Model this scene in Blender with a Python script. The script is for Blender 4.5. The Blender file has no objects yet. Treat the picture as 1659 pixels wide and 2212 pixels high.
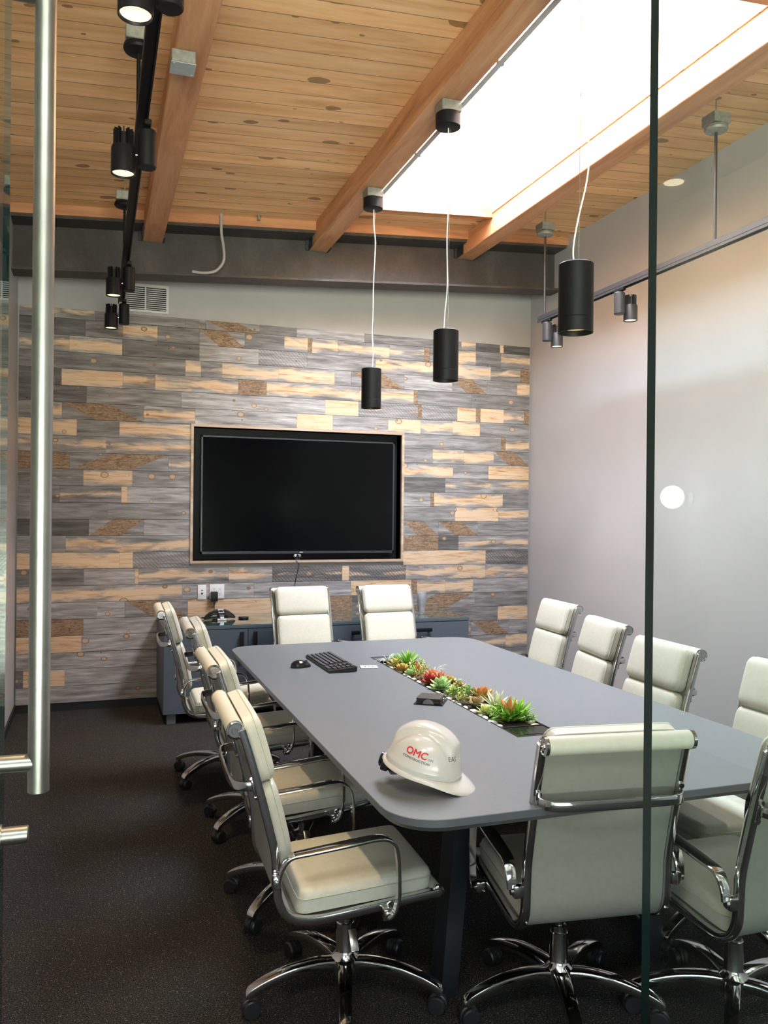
import bpy, bmesh, math, random
from mathutils import Vector, Matrix
random.seed(7)
SC = bpy.context.scene
COL = SC.collection
R = math.radians

# ------------------------------------------------------------------ camera
cam_data = bpy.data.cameras.new('camera')
cam = bpy.data.objects.new('camera', cam_data)
COL.objects.link(cam)
SC.camera = cam
cam_data.sensor_fit = 'VERTICAL'
cam_data.sensor_height = 24.0
cam_data.lens = 24.0 * 1790.0 / 2212.0
cam_data.clip_start = 0.02
YAW = R(19.1); ROLL = 0.010
fwd = Vector((math.sin(YAW), math.cos(YAW), 0)); rgt = Vector((math.cos(YAW), -math.sin(YAW), 0)); upv = Vector((0, 0, 1))
cx = rgt * math.cos(ROLL) + upv * math.sin(ROLL)
cy = upv * math.cos(ROLL) - rgt * math.sin(ROLL)
cz = -fwd
m = Matrix(((cx.x, cy.x, cz.x, 0), (cx.y, cy.y, cz.y, 0), (cx.z, cy.z, cz.z, 1.5), (0, 0, 0, 1)))
cam.matrix_world = m

# ------------------------------------------------------------------ world, exposure
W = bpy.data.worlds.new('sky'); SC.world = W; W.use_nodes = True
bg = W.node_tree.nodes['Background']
# bright overcast overhead; dark horizon and bright lower half added to light the ceiling
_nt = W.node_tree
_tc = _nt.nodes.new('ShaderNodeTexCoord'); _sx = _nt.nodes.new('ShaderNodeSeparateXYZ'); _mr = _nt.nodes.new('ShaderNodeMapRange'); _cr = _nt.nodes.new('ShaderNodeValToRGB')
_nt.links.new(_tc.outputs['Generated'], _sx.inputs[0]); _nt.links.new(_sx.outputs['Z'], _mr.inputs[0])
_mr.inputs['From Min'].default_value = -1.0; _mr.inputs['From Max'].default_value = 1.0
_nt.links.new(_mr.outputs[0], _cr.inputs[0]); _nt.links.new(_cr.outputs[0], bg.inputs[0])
_e = _cr.color_ramp.elements
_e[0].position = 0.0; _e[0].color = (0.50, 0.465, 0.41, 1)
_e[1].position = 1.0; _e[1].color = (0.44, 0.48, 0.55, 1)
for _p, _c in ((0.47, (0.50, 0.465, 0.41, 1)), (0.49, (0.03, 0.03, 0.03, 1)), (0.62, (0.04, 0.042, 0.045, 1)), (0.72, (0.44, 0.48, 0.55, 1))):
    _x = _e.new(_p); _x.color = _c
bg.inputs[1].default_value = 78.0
SC.view_settings.view_transform = 'Standard'
SC.view_settings.look = 'None'
SC.view_settings.exposure = 0.0
SC.view_settings.gamma = 1.0
SC.view_settings.use_curve_mapping = False
SC.cycles.max_bounces = 10
SC.cycles.diffuse_bounces = 5
SC.cycles.glossy_bounces = 5
SC.cycles.transparent_max_bounces = 16
SC.cycles.sample_clamp_indirect = 10.0
SC.cycles.caustics_reflective = False
SC.cycles.caustics_refractive = False

def light(name, kind, loc, power, color=(1, 1, 1), size=0.1, rot=(0, 0, 0), spot=None, blend=0.4, sizey=None, parent=None):
    d = bpy.data.lights.new(name, kind); d.energy = power; d.color = color
    if kind == 'AREA':
        d.shape = 'RECTANGLE'; d.size = size; d.size_y = sizey or size
    else:
        d.shadow_soft_size = size
    if kind == 'SPOT':
        d.spot_size = spot; d.spot_blend = blend
    o = bpy.data.objects.new(name, d); o.location = loc; o.rotation_euler = rot
    COL.objects.link(o)
    if parent: o.parent = parent
    return o

# skylight portal: guides the sky's own light through the roof opening
SKY_X0, SKY_X1, SKY_Y0, SKY_Y1 = 1.66, 2.75, 2.82, 5.56
pl = light('skylight_portal', 'AREA', ((SKY_X0 + SKY_X1) / 2, (SKY_Y0 + SKY_Y1) / 2, 4.32), 1.0, size=SKY_X1 - SKY_X0, sizey=SKY_Y1 - SKY_Y0)
pl.data.cycles.is_portal = True
pl2 = light('added_window_portal', 'AREA', (-0.4, -3.56, 1.35), 1.0, size=4.0, sizey=2.3, rot=(R(90), 0, 0))  # portal for the added lobby window
pl2.data.cycles.is_portal = True

# ------------------------------------------------------------------ materials
def new_mat(name):
    mt = bpy.data.materials.new(name); mt.use_nodes = True
    nt = mt.node_tree
    return mt, nt, nt.nodes['Principled BSDF']

def N(nt, kind, **kw):
    n = nt.nodes.new(kind)
    for k, v in kw.items():
        if k == 'ins':
            for a, b in v.items(): n.inputs[a].default_value = b
        else: setattr(n, k, v)
    return n

def ramp(nt, fac, stops):
    r = nt.nodes.new('ShaderNodeValToRGB')
    e = r.color_ramp.elements
    while len(e) < len(stops): e.new(0.5)
    for i, (p, c) in enumerate(stops):
        e[i].position = p; e[i].color = (c[0], c[1], c[2], 1)
    nt.links.new(fac, r.inputs[0]); return r

def mixc(nt, fac, a, b, mode='MIX'):
    n = nt.nodes.new('ShaderNodeMix'); n.data_type = 'RGBA'; n.blend_type = mode
    for sock, v in ((n.inputs[0], fac), (n.inputs[6], a), (n.inputs[7], b)):
        if isinstance(v, (int, float)): sock.default_value = v
        elif isinstance(v, tuple): sock.default_value = (v[0], v[1], v[2], 1)
        else: nt.links.new(v, sock)
    return n.outputs[2]

def mth(nt, op, a, b=None, c=None, clamp=False):
    n = nt.nodes.new('ShaderNodeMath'); n.operation = op; n.use_clamp = clamp
    for i, v in enumerate((a, b, c)):
        if v is None: continue
        if isinstance(v, (int, float)): n.inputs[i].default_value = v
        else: nt.links.new(v, n.inputs[i])
    return n.outputs[0]

def plain(name, color, rough=0.5, metal=0.0, noise=0.0, nscale=30.0, bump=0.0, coat=0.0, spec=0.5, emit=None, estr=0.0):
    mt, nt, b = new_mat(name)
    b.inputs['Base Color'].default_value = (*color, 1)
    b.inputs['Roughness'].default_value = rough
    b.inputs['Metallic'].default_value = metal
    b.inputs['Coat Weight'].default_value = coat
    b.inputs['Specular IOR Level'].default_value = spec
    if emit:
        b.inputs['Emission Color'].default_value = (*emit, 1); b.inputs['Emission Strength'].default_value = estr
    if noise or bump:
        tc = N(nt, 'ShaderNodeTexCoord')
        no = N(nt, 'ShaderNodeTexNoise', ins={'Scale': nscale, 'Detail': 4.0})
        nt.links.new(tc.outputs['Object'], no.inputs['Vector'])
        if noise:
            lo = tuple(c * (1 - noise) for c in color); hi = tuple(min(1, c * (1 + noise)) for c in color)
            r = ramp(nt, no.outputs[0], [(0.35, lo), (0.65, hi)])
            nt.links.new(r.outputs[0], b.inputs['Base Color'])
        if bump:
            bp = N(nt, 'ShaderNodeBump', ins={'Strength': bump, 'Distance': 0.002})
            nt.links.new(no.outputs[0], bp.inputs['Height']); nt.links.new(bp.outputs[0], b.inputs['Normal'])
    return mt

M = {}
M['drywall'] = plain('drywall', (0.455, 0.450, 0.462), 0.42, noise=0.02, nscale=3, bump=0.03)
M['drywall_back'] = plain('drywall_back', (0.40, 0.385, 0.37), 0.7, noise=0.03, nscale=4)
M['lobby_wall'] = plain('lobby_wall', (0.30, 0.31, 0.32), 0.7, noise=0.04, nscale=3)
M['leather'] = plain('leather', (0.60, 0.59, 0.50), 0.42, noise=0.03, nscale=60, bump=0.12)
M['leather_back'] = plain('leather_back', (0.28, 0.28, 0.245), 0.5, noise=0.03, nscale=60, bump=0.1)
M['piping'] = plain('piping', (0.62, 0.60, 0.50), 0.5, noise=0.02)
M['chrome'] = plain('chrome', (0.62, 0.61, 0.60), 0.09, 1.0, noise=0.03, nscale=5)
M['chrome_dark'] = plain('chrome_dark', (0.30, 0.29, 0.28), 0.22, 1.0, noise=0.05, nscale=8)
M['brushed'] = plain('brushed_steel', (0.36, 0.36, 0.335), 0.36, 1.0, noise=0.06, nscale=20)
M['black_plastic'] = plain('black_plastic', (0.012, 0.012, 0.013), 0.38, noise=0.15, nscale=40)
M['black_gloss'] = plain('black_gloss', (0.010, 0.010, 0.012), 0.12, noise=0.1)
M['black_metal'] = plain('black_metal', (0.006, 0.006, 0.007), 0.5, noise=0.12, nscale=30, spec=0.22)
M['grey_metal'] = plain('grey_metal', (0.030, 0.030, 0.033), 0.42, noise=0.1, nscale=30)
M['conduit'] = plain('conduit_steel', (0.55, 0.53, 0.55), 0.45, 0.2, noise=0.05)
M['galv'] = plain('galvanised_steel', (0.30, 0.30, 0.27), 0.5, 0.6, noise=0.15, nscale=40)
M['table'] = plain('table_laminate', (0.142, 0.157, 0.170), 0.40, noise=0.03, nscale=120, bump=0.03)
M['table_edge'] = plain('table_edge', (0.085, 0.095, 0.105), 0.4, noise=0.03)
M['table_leg'] = plain('table_leg_metal', (0.012, 0.014, 0.017), 0.4, noise=0.1)
M['cabinet'] = plain('cabinet_laminate', (0.080, 0.100, 0.125), 0.45, noise=0.03, nscale=80)
M['cab_leg'] = plain('cabinet_leg', (0.16, 0.18, 0.20), 0.4, noise=0.05)
M['screen'] = plain('screen_glass', (0.0015, 0.0015, 0.002), 0.14, spec=0.12, noise=0.1)
M['bezel'] = plain('bezel', (0.05, 0.055, 0.065), 0.3, 0.5, noise=0.05)
M['white_plastic'] = plain('white_plastic', (0.80, 0.80, 0.79), 0.3, noise=0.01)
M['hat'] = plain('hat_shell', (0.60, 0.575, 0.55), 0.22, noise=0.01, coat=0.3)
M['red_ink'] = plain('red_ink', (0.62, 0.012, 0.02), 0.5, noise=0.02)
M['dark_ink'] = plain('dark_ink', (0.05, 0.05, 0.055), 0.5, noise=0.02)
M['pebble'] = plain('pebble', (0.78, 0.74, 0.66), 0.5, noise=0.06, nscale=50, bump=0.1)
M['pebble_tan'] = plain('pebble_tan', (0.55, 0.38, 0.18), 0.5, noise=0.1, nscale=50)
M['soil'] = plain('soil', (0.05, 0.04, 0.03), 0.95, noise=0.5, nscale=150, bump=1.0)
M['vent'] = plain('vent_paint', (0.60, 0.58, 0.56), 0.5, noise=0.02)
M['dark_void'] = plain('dark_void', (0.01, 0.01, 0.011), 0.8, noise=0.1)
M['baseboard'] = plain('baseboard_black', (0.010, 0.010, 0.011), 0.5, noise=0.1)
M['cable_white'] = plain('cable_clear', (0.80, 0.79, 0.77), 0.3, noise=0.03)
M['pebbles_dk'] = plain('slate_coaster', (0.035, 0.028, 0.026), 0.5, noise=0.3, nscale=60)
M['glass_edge'] = plain('glass_edge', (0.003, 0.016, 0.015), 0.12, noise=0.3, nscale=4, spec=0.6)
M['lcd'] = plain('lcd', (0.35, 0.38, 0.38), 0.25, noise=0.03)
M['lamp_warm'] = plain('lamp_face_warm', (0.9, 0.85, 0.7), 0.4, emit=(1.0, 0.80, 0.50), estr=1.3, noise=0.02)
M['lamp_pend'] = plain('lamp_face_pendant', (0.8, 0.6, 0.3), 0.4, emit=(1.0, 0.70, 0.30), estr=0.75, noise=0.02)
M['lamp_lobby'] = plain('lamp_lobby', (0.9, 0.85, 0.7), 0.4, emit=(1.0, 0.80, 0.52), estr=12.0, noise=0.02)
M['panel'] = plain('fill_panel_diffuser', (0.9, 0.9, 0.9), 0.5, emit=(1.0, 0.97, 0.92), estr=6.0, noise=0.01)
M['globe'] = plain('globe_lamp', (0.9, 0.9, 0.85), 0.4, emit=(1.0, 0.98, 0.92), estr=14.0, noise=0.02)

# steel beam: dark mottled mill steel
def steel_mat():
    mt, nt, b = new_mat('mill_steel')
    tc = N(nt, 'ShaderNodeTexCoord')
    mp = N(nt, 'ShaderNodeMapping'); mp.inputs['Scale'].default_value = (1.6, 1, 1)
    nt.links.new(tc.outputs['Object'], mp.inputs[0])
    n1 = N(nt, 'ShaderNodeTexNoise', ins={'Scale': 2.2, 'Detail': 6.0, 'Roughness': 0.6})
    n2 = N(nt, 'ShaderNodeTexNoise', ins={'Scale': 60.0, 'Detail': 3.0})
    nt.links.new(mp.outputs[0], n1.inputs[0]); nt.links.new(mp.outputs[0], n2.inputs[0])
    r = ramp(nt, n1.outputs[0], [(0.3, (0.036, 0.030, 0.026)), (0.55, (0.062, 0.053, 0.047)), (0.75, (0.100, 0.089, 0.081))])
    c = mixc(nt, 0.25, r.outputs[0], n2.outputs[0], 'OVERLAY')
    nt.links.new(c, b.inputs['Base Color'])
    b.inputs['Roughness'].default_value = 0.6; b.inputs['Metallic'].default_value = 0.1
    return mt
M['steel'] = steel_mat()

# carpet: dark loop pile with light flecks
def carpet_mat():
    mt, nt, b = new_mat('carpet')
    tc = N(nt, 'ShaderNodeTexCoord')
    v = N(nt, 'ShaderNodeTexVoronoi', ins={'Scale': 420.0})
    nt.links.new(tc.outputs['Object'], v.inputs['Vector'])
    n1 = N(nt, 'ShaderNodeTexNoise', ins={'Scale': 260.0, 'Detail': 3.0})
    n2 = N(nt, 'ShaderNodeTexNoise', ins={'Scale': 3.0, 'Detail': 3.0})
    for n in (n1, n2): nt.links.new(tc.outputs['Object'], n.inputs['Vector'])
    r = ramp(nt, n1.outputs[0], [(0.38, (0.005, 0.0048, 0.005)), (0.52, (0.019, 0.0182, 0.018)), (0.66, (0.088, 0.084, 0.080))])
    h = ramp(nt, n2.outputs[0], [(0.35, (0.95, 0.90, 0.95)), (0.65, (1.05, 1.0, 0.88))])
    c = mixc(nt, 1.0, r.outputs[0], h.outputs[0], 'MULTIPLY')
    sep = N(nt, 'ShaderNodeSeparateColor'); nt.links.new(v.outputs['Color'], sep.inputs[0])
    fl = mth(nt, 'GREATER_THAN', sep.outputs[0], 0.985)
    c2 = mixc(nt, fl, c, (0.18, 0.17, 0.15))
    nt.links.new(c2, b.inputs['Base Color'])
    b.inputs['Roughness'].default_value = 0.95; b.inputs['Specular IOR Level'].default_value = 0.15
    bp = N(nt, 'ShaderNodeBump', ins={'Strength': 0.9, 'Distance': 0.003})
    nt.links.new(n1.outputs[0], bp.inputs['Height']); nt.links.new(bp.outputs[0], b.inputs['Normal'])
    return mt
M['carpet'] = carpet_mat()

# wood with knots; grain runs along `axis`
def wood_mat(name, axis, dark, mid, lite, rough=0.55, knots=True, board=None, shift=(0, 0, 0), contrast=1.0):
    mt, nt, b = new_mat(name)
    tc = N(nt, 'ShaderNodeTexCoord')
    st = {'X': (0.35, 4, 4), 'Y': (4, 0.35, 4), 'Z': (4, 4, 0.35)}[axis]
    mp = N(nt, 'ShaderNodeMapping'); mp.inputs['Scale'].default_value = st; mp.inputs['Location'].default_value = shift
    vec = tc.outputs['Object']
    if board:                                   # boards: each gets its own stretch of grain and its own tone
        sx = N(nt, 'ShaderNodeSeparateXYZ'); nt.links.new(vec, sx.inputs[0])
        t = mth(nt, 'DIVIDE', sx.outputs['Y'], board)
        fl = mth(nt, 'FLOOR', t)
        wn = N(nt, 'ShaderNodeTexWhiteNoise', noise_dimensions='1D'); nt.links.new(fl, wn.inputs['W'])
        cb = N(nt, 'ShaderNodeCombineXYZ')
        nt.links.new(mth(nt, 'MULTIPLY', wn.outputs['Value'], 37.0), cb.inputs['X'])
        nt.links.new(mth(nt, 'MULTIPLY', wn.outputs['Value'], 11.0), cb.inputs['Z'])
        va = N(nt, 'ShaderNodeVectorMath', operation='ADD')
        nt.links.new(vec, va.inputs[0]); nt.links.new(cb.outputs[0], va.inputs[1]); vec = va.outputs[0]
        frac = mth(nt, 'FRACT', t)
    nt.links.new(vec, mp.inputs[0])
    n1 = N(nt, 'ShaderNodeTexNoise', ins={'Scale': 3.0, 'Detail': 5.0, 'Roughness': 0.6, 'Distortion': 0.6})
    nt.links.new(mp.outputs[0], n1.inputs['Vector'])
    n2 = N(nt, 'ShaderNodeTexNoise', ins={'Scale': 30.0, 'Detail': 3.0})
    nt.links.new(mp.outputs[0], n2.inputs['Vector'])
    s = mth(nt, 'MULTIPLY_ADD', n2.outputs[0], 0.16, n1.outputs[0])
    r = ramp(nt, s, [(0.36, dark), (0.56, mid), (0.78, lite)])
    c = r.outputs[0]
    if knots:
        mk = N(nt, 'ShaderNodeMapping')
        mk.inputs['Scale'].default_value = {'X': (0.55, 1, 1), 'Y': (1, 0.55, 1), 'Z': (1, 1, 0.55)}[axis]
        nt.links.new(vec, mk.inputs[0])
        nd = N(nt, 'ShaderNodeTexNoise', ins={'Scale': 25.0}); nt.links.new(mk.outputs[0], nd.inputs['Vector'])
        ad = N(nt, 'ShaderNodeVectorMath', operation='SCALE'); nt.links.new(nd.outputs['Color'], ad.inputs[0]); ad.inputs['Scale'].default_value = 0.02
        a2 = N(nt, 'ShaderNodeVectorMath', operation='ADD'); nt.links.new(mk.outputs[0], a2.inputs[0]); nt.links.new(ad.outputs[0], a2.inputs[1])
        vo = N(nt, 'ShaderNodeTexVoronoi', ins={'Scale': 10.0}); nt.links.new(a2.outputs[0], vo.inputs['Vector'])
        sp = N(nt, 'ShaderNodeSeparateColor'); nt.links.new(vo.outputs['Color'], sp.inputs[0])
        rad = mth(nt, 'MULTIPLY', mth(nt, 'MULTIPLY', sp.outputs[0], sp.outputs[2]), 0.42)
        k = mth(nt, 'LESS_THAN', mth(nt, 'SUBTRACT', vo.outputs['Distance'], rad), 0.0)
        gate = mth(nt, 'GREATER_THAN', sp.outputs[1], 0.20)
        k = mth(nt, 'MULTIPLY', k, gate)
        c = mixc(nt, mth(nt, 'MULTIPLY', k, 0.78), c, tuple(x * 0.33 for x in dark))
    if board:
        tone = N(nt, 'ShaderNodeMapRange', ins={'To Min': 0.82, 'To Max': 1.14}); nt.links.new(wn.outputs['Value'], tone.inputs[0])
        sc = N(nt, 'ShaderNodeVectorMath', operation='SCALE'); nt.links.new(c, sc.inputs[0]); nt.links.new(tone.outputs[0], sc.inputs['Scale'])
        gap = mth(nt, 'LESS_THAN', mth(nt, 'MINIMUM', frac, mth(nt, 'SUBTRACT', 1.0, frac)), 0.022)
        c = mixc(nt, mth(nt, 'MULTIPLY', gap, 0.75), sc.outputs[0], tuple(x * 0.25 for x in dark))
    nt.links.new(c, b.inputs['Base Color'])
    b.inputs['Roughness'].default_value = rough
    bp = N(nt, 'ShaderNodeBump', ins={'Strength': 0.15, 'Distance': 0.002})
    nt.links.new(s, bp.inputs['Height']); nt.links.new(bp.outputs[0], b.inputs['Normal'])
    return mt
M['pine'] = wood_mat('pine_boards', 'X', (0.62, 0.32, 0.13), (0.83, 0.48, 0.225), (0.92, 0.60, 0.33), board=0.133)
M['fir'] = wood_mat('fir_beam', 'Y', (0.36, 0.15, 0.065), (0.54, 0.26, 0.125), (0.66, 0.36, 0.19), knots=False)
M['fir_x'] = wood_mat('fir_blocking', 'X', (0.34, 0.13, 0.055), (0.50, 0.22, 0.10), (0.60, 0.30, 0.14), knots=False)
M['trim_wood'] = wood_mat('reclaimed_trim', 'X', (0.30, 0.20, 0.13), (0.46, 0.34, 0.25), (0.62, 0.50, 0.38), knots=False)

# reclaimed wall boards.  face attribute 'kind': r = orange heart, g = tone, b = brown, a = saw marks;
# 'seed' shifts the grain; the uv map runs along (metres) and across (0..1) each board
def reclaimed_mat():
    mt, nt, b = new_mat('reclaimed_boards')
    uv = N(nt, 'ShaderNodeUVMap'); uv.uv_map = 'board'
    at = N(nt, 'ShaderNodeAttribute', attribute_name='kind')
    sd = N(nt, 'ShaderNodeAttribute', attribute_name='seed')
    sp = N(nt, 'ShaderNodeSeparateColor'); nt.links.new(at.outputs['Color'], sp.inputs[0])
    hot, tone, brown, saw = sp.outputs[0], sp.outputs[1], sp.outputs[2], at.outputs['Alpha']
    s2 = N(nt, 'ShaderNodeSeparateColor'); nt.links.new(sd.outputs['Color'], s2.inputs[0])
    sx = N(nt, 'ShaderNodeSeparateXYZ'); nt.links.new(uv.outputs[0], sx.inputs[0])
    u, v = sx.outputs['X'], sx.outputs['Y']
    cb = N(nt, 'ShaderNodeCombineXYZ')
    nt.links.new(mth(nt, 'MULTIPLY_ADD', s2.outputs[0], 40.0, u), cb.inputs['X'])
    nt.links.new(mth(nt, 'MULTIPLY', v, 0.124), cb.inputs['Y'])
    nt.links.new(mth(nt, 'MULTIPLY', s2.outputs[1], 20.0), cb.inputs['Z'])
    def noise(scale, vs, detail=4.0, dist=0.0, rough=0.55):
        mp = N(nt, 'ShaderNodeMapping'); mp.inputs['Scale'].default_value = vs
        nt.links.new(cb.outputs[0], mp.inputs[0])
        n = N(nt, 'ShaderNodeTexNoise', ins={'Scale': scale, 'Detail': detail, 'Distortion': dist, 'Roughness': rough})
        nt.links.new(mp.outputs[0], n.inputs['Vector']); return n.outputs[0]
    grain = noise(11.0, (0.28, 3.2, 1.0), 5.0, 0.9)
    fine = noise(60.0, (0.18, 2.6, 1.0), 3.0)
    blot = noise(5.0, (0.8, 3.2, 1.0), 4.0, 0.5)
    blot2 = noise(7.5, (0.5, 4.0, 1.0), 3.0, 0.3)
    g = mth(nt, 'MULTIPLY_ADD', fine, 0.35, mth(nt, 'MULTIPLY_ADD', grain, 1.0, 0.07))
    # grey weathering
    grey = ramp(nt, g, [(0.46, (0.120, 0.110, 0.104)), (0.72, (0.215, 0.202, 0.197)), (1.0, (0.31, 0.297, 0.292))]).outputs[0]
    tn = N(nt, 'ShaderNodeMapRange', ins={'To Min': 0.42, 'To Max': 1.85}); nt.links.new(tone, tn.inputs[0])
    gsc = N(nt, 'ShaderNodeVectorMath', operation='SCALE'); nt.links.new(grey, gsc.inputs[0]); nt.links.new(tn.outputs[0], gsc.inputs['Scale'])
    shade = N(nt, 'ShaderNodeMapRange', ins={'From Min': 0.3, 'From Max': 0.7, 'To Min': 0.66, 'To Max': 1.30}); nt.links.new(blot2, shade.inputs[0])
    gs2 = N(nt, 'ShaderNodeVectorMath', operation='SCALE'); nt.links.new(gsc.outputs[0], gs2.inputs[0]); nt.links.new(shade.outputs[0], gs2.inputs['Scale'])
    # planed heart wood showing through the middle of a board
    heart = ramp(nt, g, [(0.50, (0.34, 0.155, 0.065)), (0.60, (0.53, 0.33, 0.185)), (0.78, (0.64, 0.475, 0.325))]).outputs[0]
    centre = mth(nt, 'SUBTRACT', 1.0, mth(nt, 'ABSOLUTE', mth(nt, 'MULTIPLY_ADD', v, 2.0, -1.0)))       # 0 edge .. 1 middle
    e = mth(nt, 'ADD', mth(nt, 'MULTIPLY', centre, 0.56), mth(nt, 'MULTIPLY', blot, 1.5))
    thr = mth(nt, 'MULTIPLY_ADD', hot, -0.80, 1.53)
    mask = mth(nt, 'MULTIPLY', mth(nt, 'SUBTRACT', e, thr), 3.8, clamp=True)
    mask = mth(nt, 'MULTIPLY', mask, mth(nt, 'GREATER_THAN', hot, 0.05))
    c = mixc(nt, mask, gs2.outputs[0], heart)
    # brown bark-side faces
    br = ramp(nt, mth(nt, 'MULTIPLY_ADD', fine, 0.5, noise(30.0, (0.8, 2.0, 1), 5.0, 1.5)), [(0.5, (0.105, 0.066, 0.040)), (0.72, (0.225, 0.145, 0.090)), (0.95, (0.36, 0.26, 0.175))]).outputs[0]
    c = mixc(nt, brown, c, br)
    # round knots
    mk = N(nt, 'ShaderNodeMapping'); mk.inputs['Scale'].default_value = (1, 1.3, 1); nt.links.new(cb.outputs[0], mk.inputs[0])
    vo = N(nt, 'ShaderNodeTexVoronoi', ins={'Scale': 7.0}); nt.links.new(mk.outputs[0], vo.inputs['Vector'])
    vs = N(nt, 'ShaderNodeSeparateColor'); nt.links.new(vo.outputs['Color'], vs.inputs[0])
    kr = mth(nt, 'MULTIPLY', mth(nt, 'GREATER_THAN', vs.outputs[0], 0.55), mth(nt, 'MULTIPLY_ADD', vs.outputs[1], 0.15, 0.09))
    kd = mth(nt, 'DIVIDE', vo.outputs['Distance'], mth(nt, 'ADD', kr, 0.0001))
    kin = mth(nt, 'LESS_THAN', kd, 1.0); krim = mth(nt, 'MULTIPLY', mth(nt, 'GREATER_THAN', kd, 0.78), kin)
    c = mixc(nt, mth(nt, 'MULTIPLY', kin, 0.75), c, (0.52, 0.36, 0.22))
    c = mixc(nt, mth(nt, 'MULTIPLY', krim, 0.7), c, (0.14, 0.08, 0.045))
    # small nail holes
    vn = N(nt, 'ShaderNodeTexVoronoi', ins={'Scale': 11.0}); nt.links.new(cb.outputs[0], vn.inputs['Vector'])
    vns = N(nt, 'ShaderNodeSeparateColor'); nt.links.new(vn.outputs['Color'], vns.inputs[0])
    hole = mth(nt, 'MULTIPLY', mth(nt, 'LESS_THAN', vn.outputs['Distance'], 0.055), mth(nt, 'GREATER_THAN', vns.outputs[2], 0.75))
    c = mixc(nt, mth(nt, 'MULTIPLY', hole, 0.85), c, (0.02, 0.018, 0.016))
    # diagonal saw marks
    wv = N(nt, 'ShaderNodeTexWave', wave_type='BANDS', bands_direction='DIAGONAL', ins={'Scale': 22.0, 'Distortion': 2.2, 'Detail': 2.0, 'Detail Scale': 3.0})
    nt.links.new(cb.outputs[0], wv.inputs['Vector'])
    sm = mth(nt, 'MULTIPLY', mth(nt, 'MULTIPLY', mth(nt, 'GREATER_THAN', wv.outputs[1], 0.62), saw), 0.55)
    c = mixc(nt, sm, c, (0.06, 0.05, 0.045))
    seam = mth(nt, 'LESS_THAN', mth(nt, 'MINIMUM', v, mth(nt, 'SUBTRACT', 1.0, v)), 0.016)
    c = mixc(nt, mth(nt, 'MULTIPLY', seam, 0.6), c, (0.03, 0.027, 0.025))
    nt.links.new(c, b.inputs['Base Color'])
    b.inputs['Roughness'].default_value = 0.72; b.inputs['Specular IOR Level'].default_value = 0.3
    bp = N(nt, 'ShaderNodeBump', ins={'Strength': 0.3, 'Distance': 0.003})
    nt.links.new(g, bp.inputs['Height']); nt.links.new(bp.outputs[0], b.inputs['Normal'])
    return mt
M['reclaimed'] = reclaimed_mat()

# clear architectural glass: transmits straight, reflects by Fresnel, slight green
def glass_mat(name, tint, refl=1.0, rough=0.0):
    mt = bpy.data.materials.new(name); mt.use_nodes = True; nt = mt.node_tree
    nt.nodes.remove(nt.nodes['Principled BSDF'])
    out = nt.nodes['Material Output']
    tr = N(nt, 'ShaderNodeBsdfTransparent'); tr.inputs[0].default_value = (*tint, 1)
    gl = N(nt, 'ShaderNodeBsdfGlossy')
    gl.inputs['Roughness'].default_value = rough; gl.inputs['Color'].default_value = (0.95, 1.0, 0.98, 1)
    fr = N(nt, 'ShaderNodeFresnel', ins={'IOR': 1.5})
    ge = N(nt, 'ShaderNodeNewGeometry')          # only the side the light enters by reflects
    f = mth(nt, 'MULTIPLY', mth(nt, 'MULTIPLY', fr.outputs[0], refl), mth(nt, 'SUBTRACT', 1.0, ge.outputs['Backfacing']), clamp=True)
    mx = N(nt, 'ShaderNodeMixShader')
    nt.links.new(f, mx.inputs[0]); nt.links.new(tr.outputs[0], mx.inputs[1]); nt.links.new(gl.outputs[0], mx.inputs[2])
    nt.links.new(mx.outputs[0], out.inputs[0])
    return mt
M['glass'] = glass_mat('clear_glass', (0.935, 0.975, 0.958))
M['glass_top'] = glass_mat('glass_cover', (0.80, 0.90, 0.88), 1.6)
M['cup'] = glass_mat('clear_cup', (0.985, 0.985, 0.99), 1.2, 0.12)
def _cloudy(mt):          # slightly milky plastic
    nt = mt.node_tree; out = nt.nodes['Material Output']; src = out.inputs[0].links[0].from_socket
    df = N(nt, 'ShaderNodeBsdfDiffuse'); df.inputs[0].default_value = (0.85, 0.85, 0.87, 1)
    mx = N(nt, 'ShaderNodeMixShader', ins={0: 0.09}); nt.links.new(src, mx.inputs[1]); nt.links.new(df.outputs[0], mx.inputs[2]); nt.links.new(mx.outputs[0], out.inputs[0])
_cloudy(M['cup'])

def leaf_mat(name, base, tip, rough=0.45):
    mt, nt, b = new_mat(name)
    uv = N(nt, 'ShaderNodeUVMap'); uv.uv_map = 'leaf'
    sx = N(nt, 'ShaderNodeSeparateXYZ'); nt.links.new(uv.outputs[0], sx.inputs[0])
    no = N(nt, 'ShaderNodeTexNoise', ins={'Scale': 60.0}); tc = N(nt, 'ShaderNodeTexCoord'); nt.links.new(tc.outputs['Object'], no.inputs['Vector'])
    f = mth(nt, 'MULTIPLY_ADD', no.outputs[0], 0.3, sx.outputs['X'])
    r = ramp(nt, f, [(0.25, base), (0.95, tip)])
    nt.links.new(r.outputs[0], b.inputs['Base Color'])
    b.inputs['Roughness'].default_value = rough
    b.inputs['Subsurface Weight'].default_value = 0.0
    return mt

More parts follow.
